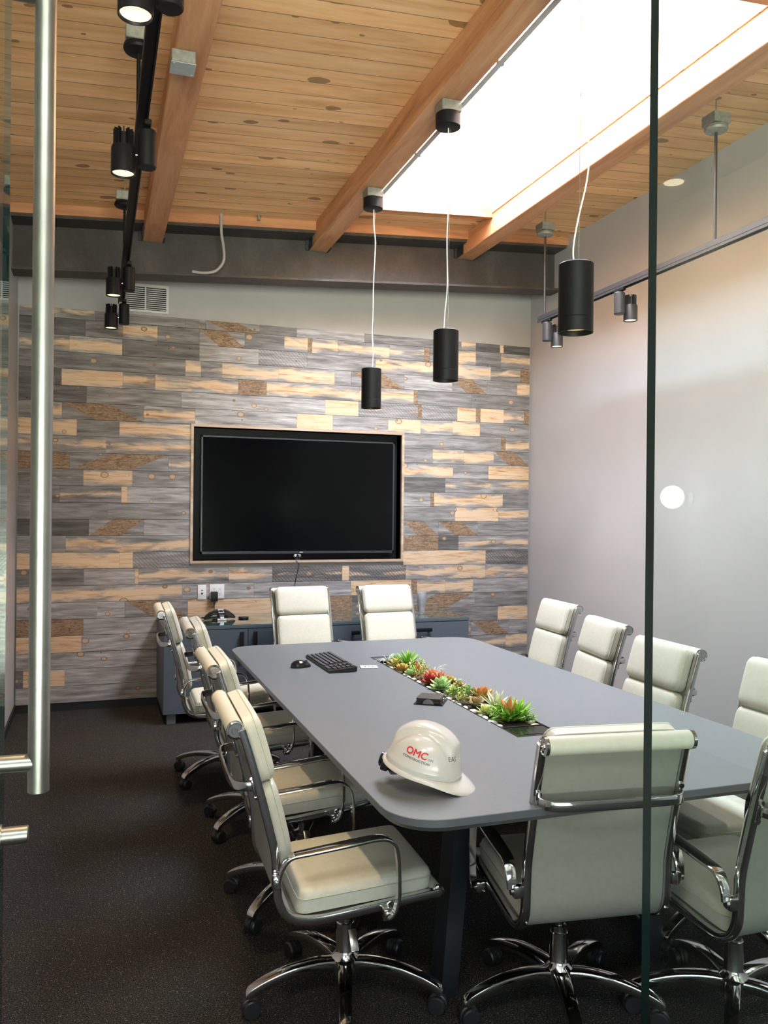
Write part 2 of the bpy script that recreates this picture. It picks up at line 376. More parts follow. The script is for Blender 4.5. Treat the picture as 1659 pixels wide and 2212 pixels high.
# ------------------------------------------------------------------ mesh helpers
class MB:
    def __init__(s): s.bm = bmesh.new()
    def _mark(s, faces, mi, smooth=False):
        for f in faces: f.material_index = mi; f.smooth = smooth
    def box(s, x0, x1, y0, y1, z0, z1, mi=0, bev=0.0, seg=2, mat=None):
        vs = [s.bm.verts.new(p) for p in [(x0, y0, z0), (x1, y0, z0), (x1, y1, z0), (x0, y1, z0), (x0, y0, z1), (x1, y0, z1), (x1, y1, z1), (x0, y1, z1)]]
        fs = [s.bm.faces.new([vs[i] for i in q]) for q in [(3, 2, 1, 0), (4, 5, 6, 7), (0, 1, 5, 4), (1, 2, 6, 5), (2, 3, 7, 6), (3, 0, 4, 7)]]
        s._mark(fs, mi)
        if mat is not None:
            for v in vs: v.co = mat @ v.co
        if bev > 0:
            es = list({e for f in fs for e in f.edges})
            r = bmesh.ops.bevel(s.bm, geom=es, offset=bev, segments=seg, affect='EDGES', profile=0.5)
            s._mark(r['faces'], mi)
        return vs
    def hexa(s, pts, mi=0):
        vs = [s.bm.verts.new(p) for p in pts]
        s._mark([s.bm.faces.new([vs[i] for i in q]) for q in [(3, 2, 1, 0), (4, 5, 6, 7), (0, 1, 5, 4), (1, 2, 6, 5), (2, 3, 7, 6), (3, 0, 4, 7)]], mi)
    def ring(s, pts): return [s.bm.verts.new(p) for p in pts]
    def bridge(s, a, b, mi=0, smooth=True, closed=True):
        n = len(a)
        for i in range(n if closed else n - 1):
            j = (i + 1) % n
            f = s.bm.faces.new((a[i], a[j], b[j], b[i])); f.material_index = mi; f.smooth = smooth
    def cap(s, a, mi=0, flip=False):
        f = s.bm.faces.new(a[::-1] if flip else a); f.material_index = mi
    def cyl(s, p0, p1, r0, r1=None, n=24, mi=0, mi0=None, mi1=None, cap0=True, cap1=True):
        p0, p1 = Vector(p0), Vector(p1); r1 = r0 if r1 is None else r1
        d = (p1 - p0).normalized(); a = d.orthogonal().normalized(); b = d.cross(a)
        A, B = [], []
        for i in range(n):
            t = 2 * math.pi * i / n; o = a * math.cos(t) + b * math.sin(t)
            A.append(p0 + o * r0); B.append(p1 + o * r1)
        A, B = s.ring(A), s.ring(B)
        s.bridge(A, B, mi)
        if cap0: s.cap(A, mi if mi0 is None else mi0, True)
        if cap1: s.cap(B, mi if mi1 is None else mi1)
    def lathe(s, prof, c=(0, 0, 0), ax=(0, 0, 1), n=32, mi=0, closed=False, capends=True):
        c, ax = Vector(c), Vector(ax).normalized(); a = ax.orthogonal().normalized(); b = ax.cross(a)
        rs = []
        for (r, h) in prof:
            rs.append(s.ring([c + ax * h + (a * math.cos(2 * math.pi * i / n) + b * math.sin(2 * math.pi * i / n)) * max(r, 1e-5) for i in range(n)]))
        for i in range(len(rs) - 1): s.bridge(rs[i], rs[i + 1], mi)
        if closed: s.bridge(rs[-1], rs[0], mi)
        elif capends:
            s.cap(rs[0], mi, True); s.cap(rs[-1], mi)
    def tube(s, path, r, n=10, mi=0, capends=True):
        P = [Vector(p) for p in path]; rr = r if isinstance(r, (list, tuple)) else [r] * len(P)
        t0 = (P[1] - P[0]).normalized(); nrm = t0.orthogonal().normalized(); rs = []
        for i, p in enumerate(P):
            t = (P[min(i + 1, len(P) - 1)] - P[max(i - 1, 0)]).normalized()
            nrm = (nrm - t * nrm.dot(t)).normalized(); bn = t.cross(nrm)
            rs.append(s.ring([p + (nrm * math.cos(2 * math.pi * k / n) + bn * math.sin(2 * math.pi * k / n)) * rr[i] for k in range(n)]))
        for i in range(len(rs) - 1): s.bridge(rs[i], rs[i + 1], mi)
        if capends: s.cap(rs[0], mi, True); s.cap(rs[-1], mi)
    def sweep(s, path, sec, side, mi=0, scale=None, smooth=True):
        """sweep a 2d section (a along `side`, b along the normal) down a path"""
        P = [Vector(p) for p in path]; side = Vector(side).normalized(); rs = []
        for i, p in enumerate(P):
            t = (P[min(i + 1, len(P) - 1)] - P[max(i - 1, 0)]).normalized()
            sd = (side - t * side.dot(t)).normalized(); nr = t.cross(sd)
            k = scale[i] if scale else (1, 1)
            rs.append(s.ring([p + sd * a * k[0] + nr * b * k[1] for a, b in sec]))
        for i in range(len(rs) - 1): s.bridge(rs[i], rs[i + 1], mi, smooth)
        s.cap(rs[0], mi, True); s.cap(rs[-1], mi)
    def prism(s, poly, z0, z1, mi=0, mi_side=None):
        a = s.ring([(x, y, z0) for x, y in poly]); b = s.ring([(x, y, z1) for x, y in poly])
        s.bridge(a, b, mi if mi_side is None else mi_side, False); s.cap(a, mi, True); s.cap(b, mi)
    def build(s, name, mats, parent=None, angle=32, loc=None, recalc=True):
        if recalc: bmesh.ops.recalc_face_normals(s.bm, faces=s.bm.faces[:])
        for f in s.bm.faces: f.smooth = True
        for e in s.bm.edges:
            if len(e.link_faces) == 2 and e.calc_face_angle(0) > R(angle): e.smooth = False
        me = bpy.data.meshes.new(name); s.bm.to_mesh(me); s.bm.free()
        for mt in (mats if isinstance(mats, (list, tuple)) else [mats]): me.materials.append(mt)
        o = bpy.data.objects.new(name, me); COL.objects.link(o)
        if parent: o.parent = parent
        if loc: o.location = loc
        return o

def rsec(a, b, r=None):
    """rounded rectangle section, half sizes a, b"""
    r = min(a, b) * 0.55 if r is None else r; out = []
    for sx, sy, t0 in ((1, 1, 0), (-1, 1, 90), (-1, -1, 180), (1, -1, 270)):
        for k in range(3):
            t = R(t0 + 45 * k); out.append((sx * (a - r) + r * math.cos(t), sy * (b - r) + r * math.sin(t)))
    return out

def catmull(pts, n=6):
    P = [Vector(p) for p in pts]; P = [P[0] * 2 - P[1]] + P + [P[-1] * 2 - P[-2]]; out = []
    for i in range(1, len(P) - 2):
        for k in range(n):
            t = k / n
            out.append(0.5 * ((2 * P[i]) + (P[i + 1] - P[i - 1]) * t + (2 * P[i - 1] - 5 * P[i] + 4 * P[i + 1] - P[i + 2]) * t * t + (3 * P[i] - P[i - 1] - 3 * P[i + 1] + P[i + 2]) * t ** 3))
    out.append(P[-2]); return out

def tag(o, label, cat, group=None, kind=None):
    o['label'] = label; o['category'] = cat
    if group: o['group'] = group
    if kind: o['kind'] = kind
    return o

def thing(name, label, cat, loc=(0, 0, 0), rotz=0.0, group=None):
    o = bpy.data.objects.new(name, None); COL.objects.link(o)
    o.empty_display_size = 0.1
    o.location = loc; o.rotation_euler = (0, 0, rotz)
    return tag(o, label, cat, group)

def struct(o): o['kind'] = 'structure'; return o

def copy_tree(o, parent=None):
    c = o.copy(); COL.objects.link(c); c.parent = parent
    for ch in list(o.children): copy_tree(ch, c)
    return c

# ------------------------------------------------------------------ room dimensions (metres)
WL, WR, WB, WF = -0.56, 3.66, 6.60, 0.90          # left, right, back wall faces, glass front
def zc(x): return 3.785 - 0.0625 * (WR - x)       # the roof rises to the right
LY = -3.5                                          # far end of the lobby

# floor
b = MB(); b.box(-2.6, WR + 0.1, LY - 0.1, WB + 0.2, -0.1, 0.0)
struct(b.build('floor', M['carpet']))

# ceiling: sloped board slab with the skylight opening
def slab(b, x0, x1, y0, y1, mi=0, t=0.06):
    b.hexa([(x0, y0, zc(x0)), (x1, y0, zc(x1)), (x1, y1, zc(x1)), (x0, y1, zc(x0)),
            (x0, y0, zc(x0) + t), (x1, y0, zc(x1) + t), (x1, y1, zc(x1) + t), (x0, y1, zc(x0) + t)], mi)
b = MB()
slab(b, WL - 0.1, SKY_X0, WF - 0.05, WB + 0.1); slab(b, SKY_X1, WR + 0.1, WF - 0.05, WB + 0.1)
slab(b, SKY_X0, SKY_X1, WF - 0.05, SKY_Y0); slab(b, SKY_X0, SKY_X1, SKY_Y1, WB + 0.1)
struct(b.build('ceiling', M['pine']))
b = MB(); b.box(-2.6, WR + 0.1, LY - 0.1, WF - 0.05, 3.6, 3.7)
struct(b.build('ceiling', M['lobby_wall']))

# skylight shaft, boarded, open to the sky
b = MB(); T = 0.03
b.box(SKY_X0 - T, SKY_X0 + 0.002, SKY_Y0 - T, SKY_Y1 + T, 3.66, 4.30); b.box(SKY_X1 - 0.006, SKY_X1 + T, SKY_Y0 - T, SKY_Y1 + T, 3.725, 4.30)
b.box(SKY_X0 + 0.002, SKY_X1 - 0.006, SKY_Y0 - T, SKY_Y0 + 0.002, 3.70, 4.30); b.box(SKY_X0 + 0.002, SKY_X1 - 0.006, SKY_Y1 - 0.002, SKY_Y1 + T, 3.70, 4.30)
sh = struct(b.build('window_1', M['pine']))
b = MB()   # trim boards round the mouth of the shaft
for ya, yb in ((SKY_Y0 - 0.03, SKY_Y0 + 0.01), (SKY_Y1 - 0.01, SKY_Y1 + 0.03)):
    b.hexa([(SKY_X0, ya, zc(SKY_X0) - 0.035), (SKY_X1, ya, zc(SKY_X1) - 0.035), (SKY_X1, yb, zc(SKY_X1) - 0.035), (SKY_X0, yb, zc(SKY_X0) - 0.035),
            (SKY_X0, ya, zc(SKY_X0) + 0.05), (SKY_X1, ya, zc(SKY_X1) + 0.05), (SKY_X1, yb, zc(SKY_X1) + 0.05), (SKY_X0, yb, zc(SKY_X0) + 0.05)])
b.build('skylight_trim', M['fir_x'], sh)

# walls
b = MB(); b.box(WL - 0.1, WL, WF - 0.05, WB + 0.1, 0, 3.9); struct(b.build('wall_left', M['drywall']))
b = MB(); b.box(WR, WR + 0.1, LY, WB + 0.1, 0, 3.95); struct(b.build('wall_right', M['drywall']))
NX0, NX1, NZ0, NZ1 = 0.705, 2.432, 1.104, 2.152     # screen niche opening
b = MB(); yb0, yb1 = WB, WB + 0.1
b.box(WL, NX0, yb0, yb1, 0, 3.95); b.box(NX1, WR, yb0, yb1, 0, 3.95)
b.box(NX0, NX1, yb0, yb1, 0, NZ0); b.box(NX0, NX1, yb0, yb1, NZ1, 3.95)
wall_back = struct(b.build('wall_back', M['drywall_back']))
b = MB(); b.box(NX0 - 0.02, NX1 + 0.02, WB + 0.10, WB + 0.12, NZ0 - 0.02, NZ1 + 0.02)
b.build('niche_lining', M['black_metal'], wall_back)

# reclaimed board cladding on the back wall
PLANKS = {
 23: [(-0.55,-0.033,'t'),(-0.033,0.633,'g'),(0.633,0.786,'g'),(0.786,1.213,'v'),(1.213,1.516,'g'),(1.516,2.092,'l'),(2.092,2.975,'g'),(2.975,3.113,'m'),(3.113,3.347,'d'),(3.347,3.384,'b'),(3.384,3.645,'d')],
 22: [(-0.55,-0.094,'d'),(-0.094,0.171,'t'),(0.171,0.426,'m'),(0.426,0.741,'g'),(0.741,1.096,'v'),(1.096,1.414,'g'),(1.414,1.609,'o'),(1.609,1.644,'n'),(1.644,1.864,'m'),(1.864,2.315,'m'),(2.315,2.63,'t'),(2.63,2.677,'n'),(2.677,2.889,'g'),(2.889,3.114,'m'),(3.114,3.358,'g'),(3.358,3.645,'m')],
 21: [(-0.55,-0.206,'t'),(-0.206,0.169,'o'),(0.169,0.742,'d'),(0.742,1.208,'l'),(1.208,1.603,'s'),(1.603,2.192,'g'),(2.192,2.717,'m'),(2.717,3.259,'o'),(3.259,3.552,'t'),(3.552,3.645,'n')],
 20: [(-0.55,0.637,'g'),(0.637,0.757,'m'),(0.757,0.919,'t'),(0.919,1.371,'o'),(1.371,1.839,'o'),(1.839,1.979,'l'),(1.979,2.451,'v'),(2.451,2.892,'l'),(2.892,3.224,'v'),(3.224,3.521,'g'),(3.521,3.645,'o')],
 19: [(-0.55,-0.258,'d'),(-0.258,0.175,'b'),(0.175,0.412,'t'),(0.412,1.048,'m'),(1.048,1.274,'n'),(1.274,2.052,'m'),(2.052,2.536,'o'),(2.536,2.574,'n'),(2.574,3.078,'g'),(3.078,3.645,'g')],
 18: [(-0.55,-0.082,'d'),(-0.082,0.608,'g'),(0.608,1.759,'l'),(1.759,2.046,'b'),(2.046,2.576,'s'),(2.576,2.61,'n'),(2.61,2.943,'s'),(2.943,3.12,'b'),(3.12,3.164,'n'),(3.164,3.39,'b'),(3.39,3.593,'t'),(3.593,3.645,'n')],
 17: [(-0.55,-0.314,'g'),(-0.314,-0.253,'o'),(-0.253,0.329,'v'),(0.329,0.715,'m'),(0.715,1.523,'l'),(1.523,1.827,'b'),(1.827,2.309,'l'),(2.309,2.603,'o'),(2.603,2.9,'m'),(2.9,3.161,'b'),(3.161,3.645,'g')],
 16: [(-0.55,-0.455,'b'),(-0.455,-0.148,'b'),(-0.148,0.155,'g'),(0.155,0.69,'o'),(2.455,3.366,'g'),(3.366,3.412,'n'),(3.412,3.645,'m')],
 15: [(-0.55,0.059,'t'),(0.059,0.69,'m'),(2.455,2.716,'g'),(2.716,3.008,'o'),(3.008,3.299,'m'),(3.299,3.645,'v')],
 14: [(-0.55,-0.198,'n'),(-0.198,0.519,'V'),(0.519,0.69,'m'),(2.455,2.909,'o'),(2.909,3.246,'g'),(3.246,3.645,'b')],
 13: [(-0.55,-0.099,'t'),(-0.099,0.252,'o'),(0.252,0.69,'g'),(2.455,2.836,'d'),(2.836,3.645,'t')],
 12: [(-0.55,-0.263,'g'),(-0.263,0.173,'t'),(0.173,0.216,'b'),(0.216,0.69,'l'),(2.455,2.699,'l'),(2.699,2.733,'n'),(2.733,3.39,'o'),(3.39,3.645,'g')],
 11: [(-0.55,0.077,'g'),(0.077,0.69,'g'),(2.455,2.93,'g'),(2.93,3.345,'b'),(3.345,3.645,'m')],
 10: [(-0.55,-0.057,'d'),(-0.057,0.337,'V'),(0.337,0.69,'l'),(2.455,2.775,'v'),(2.775,3.148,'v'),(3.148,3.645,'g')],
 9: [(-0.55,-0.218,'g'),(-0.218,0.69,'m'),(2.455,2.776,'n'),(2.776,2.964,'d'),(2.964,3.645,'t')],
 8: [(-0.55,0.164,'b'),(0.164,0.262,'b'),(0.262,0.69,'s'),(2.455,3.227,'b'),(3.227,3.645,'S')],
 7: [(-0.55,-0.089,'d'),(-0.089,0.276,'l'),(0.276,0.304,'b'),(0.304,0.986,'m'),(0.986,1.334,'m'),(1.334,1.919,'S'),(1.919,1.979,'b'),(1.979,2.48,'S'),(2.48,3.224,'m'),(3.224,3.645,'m')],
 6: [(-0.55,0.629,'o'),(0.629,1.189,'l'),(1.189,1.997,'l'),(1.997,2.532,'b'),(2.532,2.583,'n'),(2.583,2.845,'o'),(2.845,3.109,'m'),(3.109,3.645,'l')],
 5: [(-0.55,0.008,'l'),(0.008,0.208,'l'),(0.208,0.673,'v'),(0.673,1.386,'b'),(1.386,1.772,'g'),(1.772,2.01,'n'),(2.01,2.504,'d'),(2.504,3.124,'V'),(3.124,3.645,'g')],
 4: [(-0.55,-0.089,'n'),(-0.089,0.441,'l'),(0.441,1.237,'g'),(1.237,2.011,'t'),(2.011,2.569,'g'),(2.569,3.35,'g'),(3.35,3.645,'b')],
 3: [(-0.55,-0.101,'b'),(-0.101,0.442,'l'),(0.442,1.016,'t'),(1.016,1.774,'g'),(1.774,2.591,'l'),(2.591,3.091,'t'),(3.091,3.462,'v'),(3.462,3.645,'g')],
 2: [(-0.55,0.443,'l'),(0.443,1.239,'g'),(1.239,2.176,'g'),(2.176,3.026,'t'),(3.026,3.431,'t'),(3.431,3.645,'m')],
 1: [(-0.55,-0.5,'d'),(-0.5,-0.215,'b'),(-0.215,0.444,'l'),(0.444,1.092,'g'),(1.092,2.178,'m'),(2.178,3.645,'g')],
 0: [(-0.55,0.445,'l'),(0.445,1.778,'g'),(1.778,2.595,'t'),(2.595,3.645,'g')],
}

def cladding():
    bm = bmesh.new(); uvl = bm.loops.layers.uv.new('board')
    kl = bm.loops.layers.float_color.new('kind'); sl = bm.loops.layers.float_color.new('seed')
    rng = random.Random(11)
    base = {'g': (0.0, .42, 0, 0), 'd': (0.0, .12, 0, 0), 'l': (0.0, .72, 0, 0), 't': (.50, .42, 0, 0), 'm': (.74, .50, 0, 0),
            'o': (.88, .60, 0, 0), 'b': (1.12, .66, 0, 0), 'n': (0.0, .35, 1, 0), 's': (.15, .55, 0, .6), 'S': (.35, .22, 0, 1.0), 'v': (0, .45, 0, 0), 'V': (0, .45, 0, 0)}
    H = 0.124; Z0 = 0.061; ZT = 2.985; DY = 0.018
    def quad(pts, x0, x1, z0, kind, seed, dy):
        front = [bm.verts.new((x, WB - DY - dy, z)) for x, z in pts]
        f = bm.faces.new(front); fs = [f]
        back = [bm.verts.new((x, WB - 0.001, z)) for x, z in pts]
        for i in range(len(pts)):
            j = (i + 1) % len(pts)
            fs.append(bm.faces.new((front[j], front[i], back[i], back[j])))
        for f in fs:
            for l in f.loops:
                l[uvl].uv = (l.vert.co.x - x0, (l.vert.co.z - z0) / H)
                l[kl] = kind; l[sl] = seed
    for r, segs in PLANKS.items():
        z0 = Z0 + H * r; z1 = min(z0 + H - 0.0012, ZT)
        for (a, c, t) in segs:
            seed = (rng.random(), rng.random(), rng.random(), 1)
            k = list(base[t]); k[1] = max(0, min(1, k[1] + rng.uniform(-.10, .10))); k[0] = max(0, k[0] + (rng.uniform(-.1, .12) if k[0] > 0 else 0))
            # pieces are cut round the niche
            spans = [(a, c, z0, z1)]
            if z0 < NZ1 + 0.02 and z1 > NZ0 - 0.02 and c > NX0 + 0.05 and a < NX1 - 0.05:
                if z0 < NZ0 - 0.02: spans = [(a, c, z0, min(z1, NZ0 - 0.018))]
                elif z1 > NZ1 + 0.02: spans = [(a, c, max(z0, NZ1 + 0.018), z1)]
            for (xa, xc, za, zb) in spans:
                xa += 0.0006; xc -= 0.0006; dy = rng.uniform(0, 0.0015); L = xc - xa
                if t in 'vV' and L > 0.15:
                    s = min(0.30, L * 0.42); bk = (0, .5, 1, 0); w = L * 0.25
                    if t == 'v':
                        p1, p2, q1, q2 = xa, xa + s, xc - s, xc            # leans down to the right
                        quad([(xa, za), (p2, za), (p1 + 0.001, zb)], xa, xc, z0, k, seed, dy)
                        quad([(p2, za), (xc, za), (q1, zb), (p1 + 0.001, zb)], xa, xc, z0, bk, seed, dy)
                        quad([(xc, za), (xc, zb), (q1, zb)], xa, xc, z0, k, seed, dy)
                    else:
                        quad([(xa, za), (xa + 0.001, za), (xa + s, zb), (xa, zb)], xa, xc, z0, k, seed, dy)
                        quad([(xa + 0.001, za), (xc - s, za), (xc, zb), (xa + s, zb)], xa, xc, z0, bk, seed, dy)
                        quad([(xc - s, za), (xc, za), (xc, zb)], xa, xc, z0, k, seed, dy)
                else:
                    quad([(xa, za), (xc, za), (xc, zb), (xa, zb)], xa, xc, z0, k, seed, dy)
    me = bpy.data.meshes.new('wood_cladding'); bm.normal_update(); bm.to_mesh(me); bm.free()
    me.materials.append(M['reclaimed'])
    o = bpy.data.objects.new('wood_cladding', me); COL.objects.link(o); o.parent = wall_back
    return o
cladding()

# niche trim boards, black base
b = MB(); e = 0.020; yf = WB - 0.030
b.box(NX0 - e, NX0, yf, WB + 0.10, NZ0 - e, NZ1 + e); b.box(NX1, NX1 + e, yf, WB + 0.10, NZ0 - e, NZ1 + e)
b.box(NX0, NX1, yf, WB + 0.10, NZ1, NZ1 + e); b.box(NX0, NX1, yf, WB + 0.10, NZ0 - e, NZ0)
struct(b.build('trim_1', M['trim_wood']))
b = MB(); b.box(WL, WR, WB - 0.012, WB, 0, 0.062); struct(b.build('baseboard_back', M['baseboard']))
b = MB(); b.box(WR - 0.012, WR, WF + 0.02, WB - 0.012, 0, 0.06); struct(b.build('baseboard_right', M['baseboard']))
b = MB(); b.box(WL, WL + 0.012, WF + 0.02, WB - 0.012, 0, 0.06); struct(b.build('baseboard_left', M['baseboard']))

# wood blocking between steel and boards
def sl(b, x0, x1, y0, y1, d0, d1, mi=0):          # a bar following the roof slope, from d0 to d1 below the boards
    b.hexa([(x0, y0, zc(x0) - d1), (x1, y0, zc(x1) - d1), (x1, y1, zc(x1) - d1), (x0, y1, zc(x0) - d1),
            (x0, y0, zc(x0) - d0), (x1, y0, zc(x1) - d0), (x1, y1, zc(x1) - d0), (x0, y1, zc(x0) - d0)], mi)
b = MB(); sl(b, WL, WR, 5.98, 6.26, 0.0, 0.065); struct(b.build('trim_2', M['fir_x']))

# steel I beam under the roof
b = MB()
sl(b, WL, WR - 0.005, 6.00, 6.25, 0.066, 0.082); sl(b, WL, WR - 0.005, 6.19, 6.205, 0.08, 0.405); sl(b, WL, WR - 0.005, 6.06, 6.25, 0.402, 0.418)
tag(b.build('steel_beam', M['steel']), 'dark mill steel I beam spanning the room above the wood clad wall', 'beam')

# fir roof beams with steel hangers
BX = (0.29, 1.515, 2.752)
names = ['reddish fir roof beam behind the left hand track lights', 'reddish fir roof beam carrying the black pendant canopies, left of the skylight', 'reddish fir roof beam between the skylight and the right wall']
for i, x in enumerate(BX):
    zb = (3.425, 3.495, 3.570)[i]
    root = thing('roof_beam', names[i], 'beam', (x + 0.07, 3.6, zb), 0, 'fir beams under the roof')
    b = MB(); ztop = zc(x) - zb
    b.box(-0.07, 0.07, -2.65, 2.585, 0, ztop, bev=0.004, seg=1)
    b.build('timber', M['fir'], root)
    b = MB(); b.box(-0.078, -0.071, 2.46, 2.60, 0.0, ztop - 0.05); b.box(0.071, 0.078, 2.46, 2.60, 0.0, ztop - 0.05)
    b.box(-0.100, -0.078, 2.575, 2.60, 0.0, ztop - 0.05)
    b.build('steel_hanger', M['grey_metal'], root)

# glass front: right pane, opened door leaf, narrow left pane, header
b = MB(); b.box(0.682, WR, WF, WF + 0.017, 0.01, 2.75, 0)
for f in b.bm.faces:
    if abs(f.normal.x) > 0.9 or abs(f.calc_center_median().x - 0.682) < 1e-4: f.material_index = 1
w2 = struct(b.build('window_2', [M['glass'], M['glass_edge']]))
b = MB(); b.box(WL, -0.20, WF, WF + 0.012, 0.01, 2.75, 0); struct(b.build('window_3', [M['glass'], M['glass_edge']]))
b = MB(); b.box(WL, WR, WF, WF + 0.012, 2.765, 3.50); struct(b.build('window_4', M['glass']))  # unseen header, glazed to let lobby light reach the ceiling
b = MB(); b.box(WL, WR, WF - 0.02, WF + 0.03, 3.50, 3.95); struct(b.build('wall_front', M['lobby_wall']))
b = MB(); b.box(WL, WR, WF - 0.01, WF + 0.022, 2.751, 2.764); struct(b.build('trim_3', M['brushed']))
b = MB(); b.box(-0.178, -0.166, WF + 0.02, 1.765, 0.015, 2.72, 0)
for f in b.bm.faces:
    if abs(f.calc_center_median().y - 1.765) < 1e-4: f.material_index = 1
door = struct(b.build('door_1', [M['glass'], M['glass_edge']]))
b = MB()
b.lathe([(0.0165, 0), (0.019, 0.0015), (0.019, 1.75), (0.0165, 1.7515)], (-0.098, 1.660, 0.975), n=40)
for zz in (1.030, 2.45): b.cyl((-0.164, 1.662, zz), (-0.098, 1.660, zz), 0.0165, n=32)
b.build('door_handle', M['brushed'], door)
b = MB(); b.lathe([(0.0165, 0), (0.0165, 0.048), (0.014, 0.050)], (-0.166, 1.690, 0.888), (1, 0, 0), n=32)
b.lathe([(0.022, 0), (0.022, 0.004)], (-0.166, 1.690, 0.888), (1, 0, 0), n=32)
b.build('door_lock', M['brushed'], door)

# lobby shell behind the camera
b = MB(); b.box(-2.6, -2.4, LY - 0.1, LY, 0, 3.6); b.box(1.6, WR, LY - 0.1, LY, 0, 3.6); b.box(-2.4, 1.6, LY - 0.1, LY, 0, 0.2); b.box(-2.4, 1.6, LY - 0.1, LY, 2.5, 3.6)
b.box(-2.7, -2.6, LY - 0.1, WF - 0.05, 0, 3.6); b.box(-2.6, WL - 0.1, WF - 0.06, WF + 0.02, 0, 3.6)
struct(b.build('wall_lobby', M['lobby_wall']))
w5 = thing('added_lobby_window', 'large window added behind the viewer to light the ceiling', 'window', (-0.4, LY - 0.05, 1.35)); del w5['category'], w5['label']; w5.name = 'added_window_5'; struct(w5)  # window added out of view so light from below reaches the ceiling
b = MB()
for x in (-1.975, -0.66, 0.66, 1.975): b.box(x - 0.025, x + 0.025, -0.03, 0.03, -1.15, 1.15)
b.box(-2, 2, -0.03, 0.03, -1.15, -1.10); b.box(-2, 2, -0.03, 0.03, 1.10, 1.15); b.build('frame', M['bezel'], w5)
b = MB(); b.box(-2, 2, -0.004, 0.004, -1.10, 1.10); b.build('pane', M['glass'], w5)

# ------------------------------------------------------------------ lobby lamps (some seen as reflections in the glass, panels added as fill)
def downlight(x, y, label, power):
    t = thing('recessed_downlight', label, 'light', (x, y, 3.6), 0, 'lobby downlights')
    b = MB(); b.lathe([(0.062, -0.003), (0.085, -0.006), (0.085, 0.0), (0.062, 0.0)], closed=True, n=32); b.build('trim_ring', M['white_plastic'], t)
    b = MB(); b.cyl((0, 0, -0.0005), (0, 0, -0.002), 0.062, n=32); b.build('lens', M['lamp_lobby'], t)
    light('downlight_beam', 'SPOT', (0, 0, -0.02), power, (1.0, 0.82, 0.58), 0.05, (0, 0, 0), R(120), 0.6, parent=t)
downlight(3.42, -2.55, 'recessed downlight mirrored in the glass pane near the ceiling', 60)
downlight(-0.9, -0.9, 'recessed downlight over the lobby behind the viewer', 40)
t = thing('globe_wall_lamp', 'round white globe lamp mirrored as a bright glow in the glass pane', 'lamp', (WR - 0.001, -2.66, 1.615), R(90))
b = MB(); b.lathe([(0.05, 0), (0.05, 0.02), (0.012, 0.025), (0.012, 0.06)], (0, 0, 0), (0, 1, 0)); b.build('mount', M['brushed'], t)
b = MB(); bmesh.ops.create_uvsphere(b.bm, u_segments=32, v_segments=20, radius=0.075, matrix=Matrix.Translation((0, 0.14, 0))); b.build('globe', M['globe'], t)

def fill_panel(x, y, label, power):  # ceiling panels added out of view as fill light
    t = thing('fill_panel_light', label, 'light', (x, y, 3.6), 0, 'added lobby fill panels')
    b = MB(); b.box(-0.61, 0.61, -0.31, 0.31, -0.012, -0.0005); b.build('frame', M['white_plastic'], t)
    b = MB(); b.box(-0.59, 0.59, -0.29, 0.29, -0.0135, -0.0122); b.build('diffuser', M['panel'], t)
    light('fill_panel_beam', 'AREA', (0, 0, -0.02), power, (1.0, 0.95, 0.88), 1.15, (0, 0, 0), sizey=0.55, parent=t)
fill_panel(-1.2, -0.7, 'unseen fill panel added in the lobby ceiling left of the viewer', 20)
fill_panel(0.4, -0.7, 'unseen fill panel added in the lobby ceiling just behind the viewer', 20)

# ------------------------------------------------------------------ vent
t = thing('air_vent', 'white slatted air vent high on the wall above the wood boards', 'vent', (0.335, WB, 3.117))
b = MB(); w, h = 0.172, 0.108; f = 0.018
b.box(-w, w, -0.012, 0, h - f, h); b.box(-w, w, -0.012, 0, -h, -h + f); b.box(-w, -w + f, -0.012, 0, -h + f, h - f); b.box(w - f, w, -0.012, 0, -h + f, h - f); b.box(-0.005, 0.005, -0.010, 0, -h + f, h - f)
b.build('frame', M['vent'], t)
b = MB(); b.box(-w + f, w - f, -0.003, -0.0005, -h + f, h - f); b.build('backing', M['dark_void'], t)
b = MB()
for k in range(12):
    z = -h + f + 0.009 + k * (2 * h - 2 * f - 0.012) / 11
    b.box(-w + f, w - f, -0.011, -0.004, z - 0.0030, z + 0.0030)
b.build('slats', M['vent'], t)

# ------------------------------------------------------------------ track lights
def track(name_lab, x, y0, y1, stems, mat, canopy_mat, box_mat):
    z = 2.925
    t = thing('light_track', name_lab, 'light track', (x, 0, z), 0, 'light tracks hung from the boards')
    b = MB()
    b.box(-0.020, 0.020, y0, y1, -0.004, 0.030, bev=0.003, seg=1)
    b.box(-0.020, -0.014, y0, y1, -0.018, -0.004); b.box(0.014, 0.020, y0, y1, -0.018, -0.004)
    b.build('rail', mat, t)
    for y in stems:
        zt = zc(x) - z
        b = MB(); b.cyl((0, y, 0.03), (0, y, zt - 0.22), 0.008, n=16); b.build('stem', mat, t)
        b = MB(); b.box(-0.052, 0.052, y - 0.052, y + 0.052, zt - 0.185, zt - 0.130, bev=0.003, seg=1); b.build('junction_box', box_mat, t)
        b = MB(); b.lathe([(0.018, zt - 0.222), (0.056, zt - 0.214), (0.061, zt - 0.205), (0.058, zt - 0.190), (0.046, zt - 0.186)], (0, y, 0), n=32); b.build('canopy', canopy_mat, t)
        b = MB(); b.cyl((0, y, zt - 0.131), (0, y, zt + 0.002), 0.004, n=10); b.build('ceiling_rod', M['galv'], t)
track('black light track hung in front of the left fir beam', 0.142, 1.2, 5.96, (3.50, 5.32), M['black_metal'], M['black_metal'], M['galv'])
track('grey light track hung along the bare right wall', 3.080, 1.0, 5.42, (5.35, 3.58), M['grey_metal'], M['galv'], M['galv'])

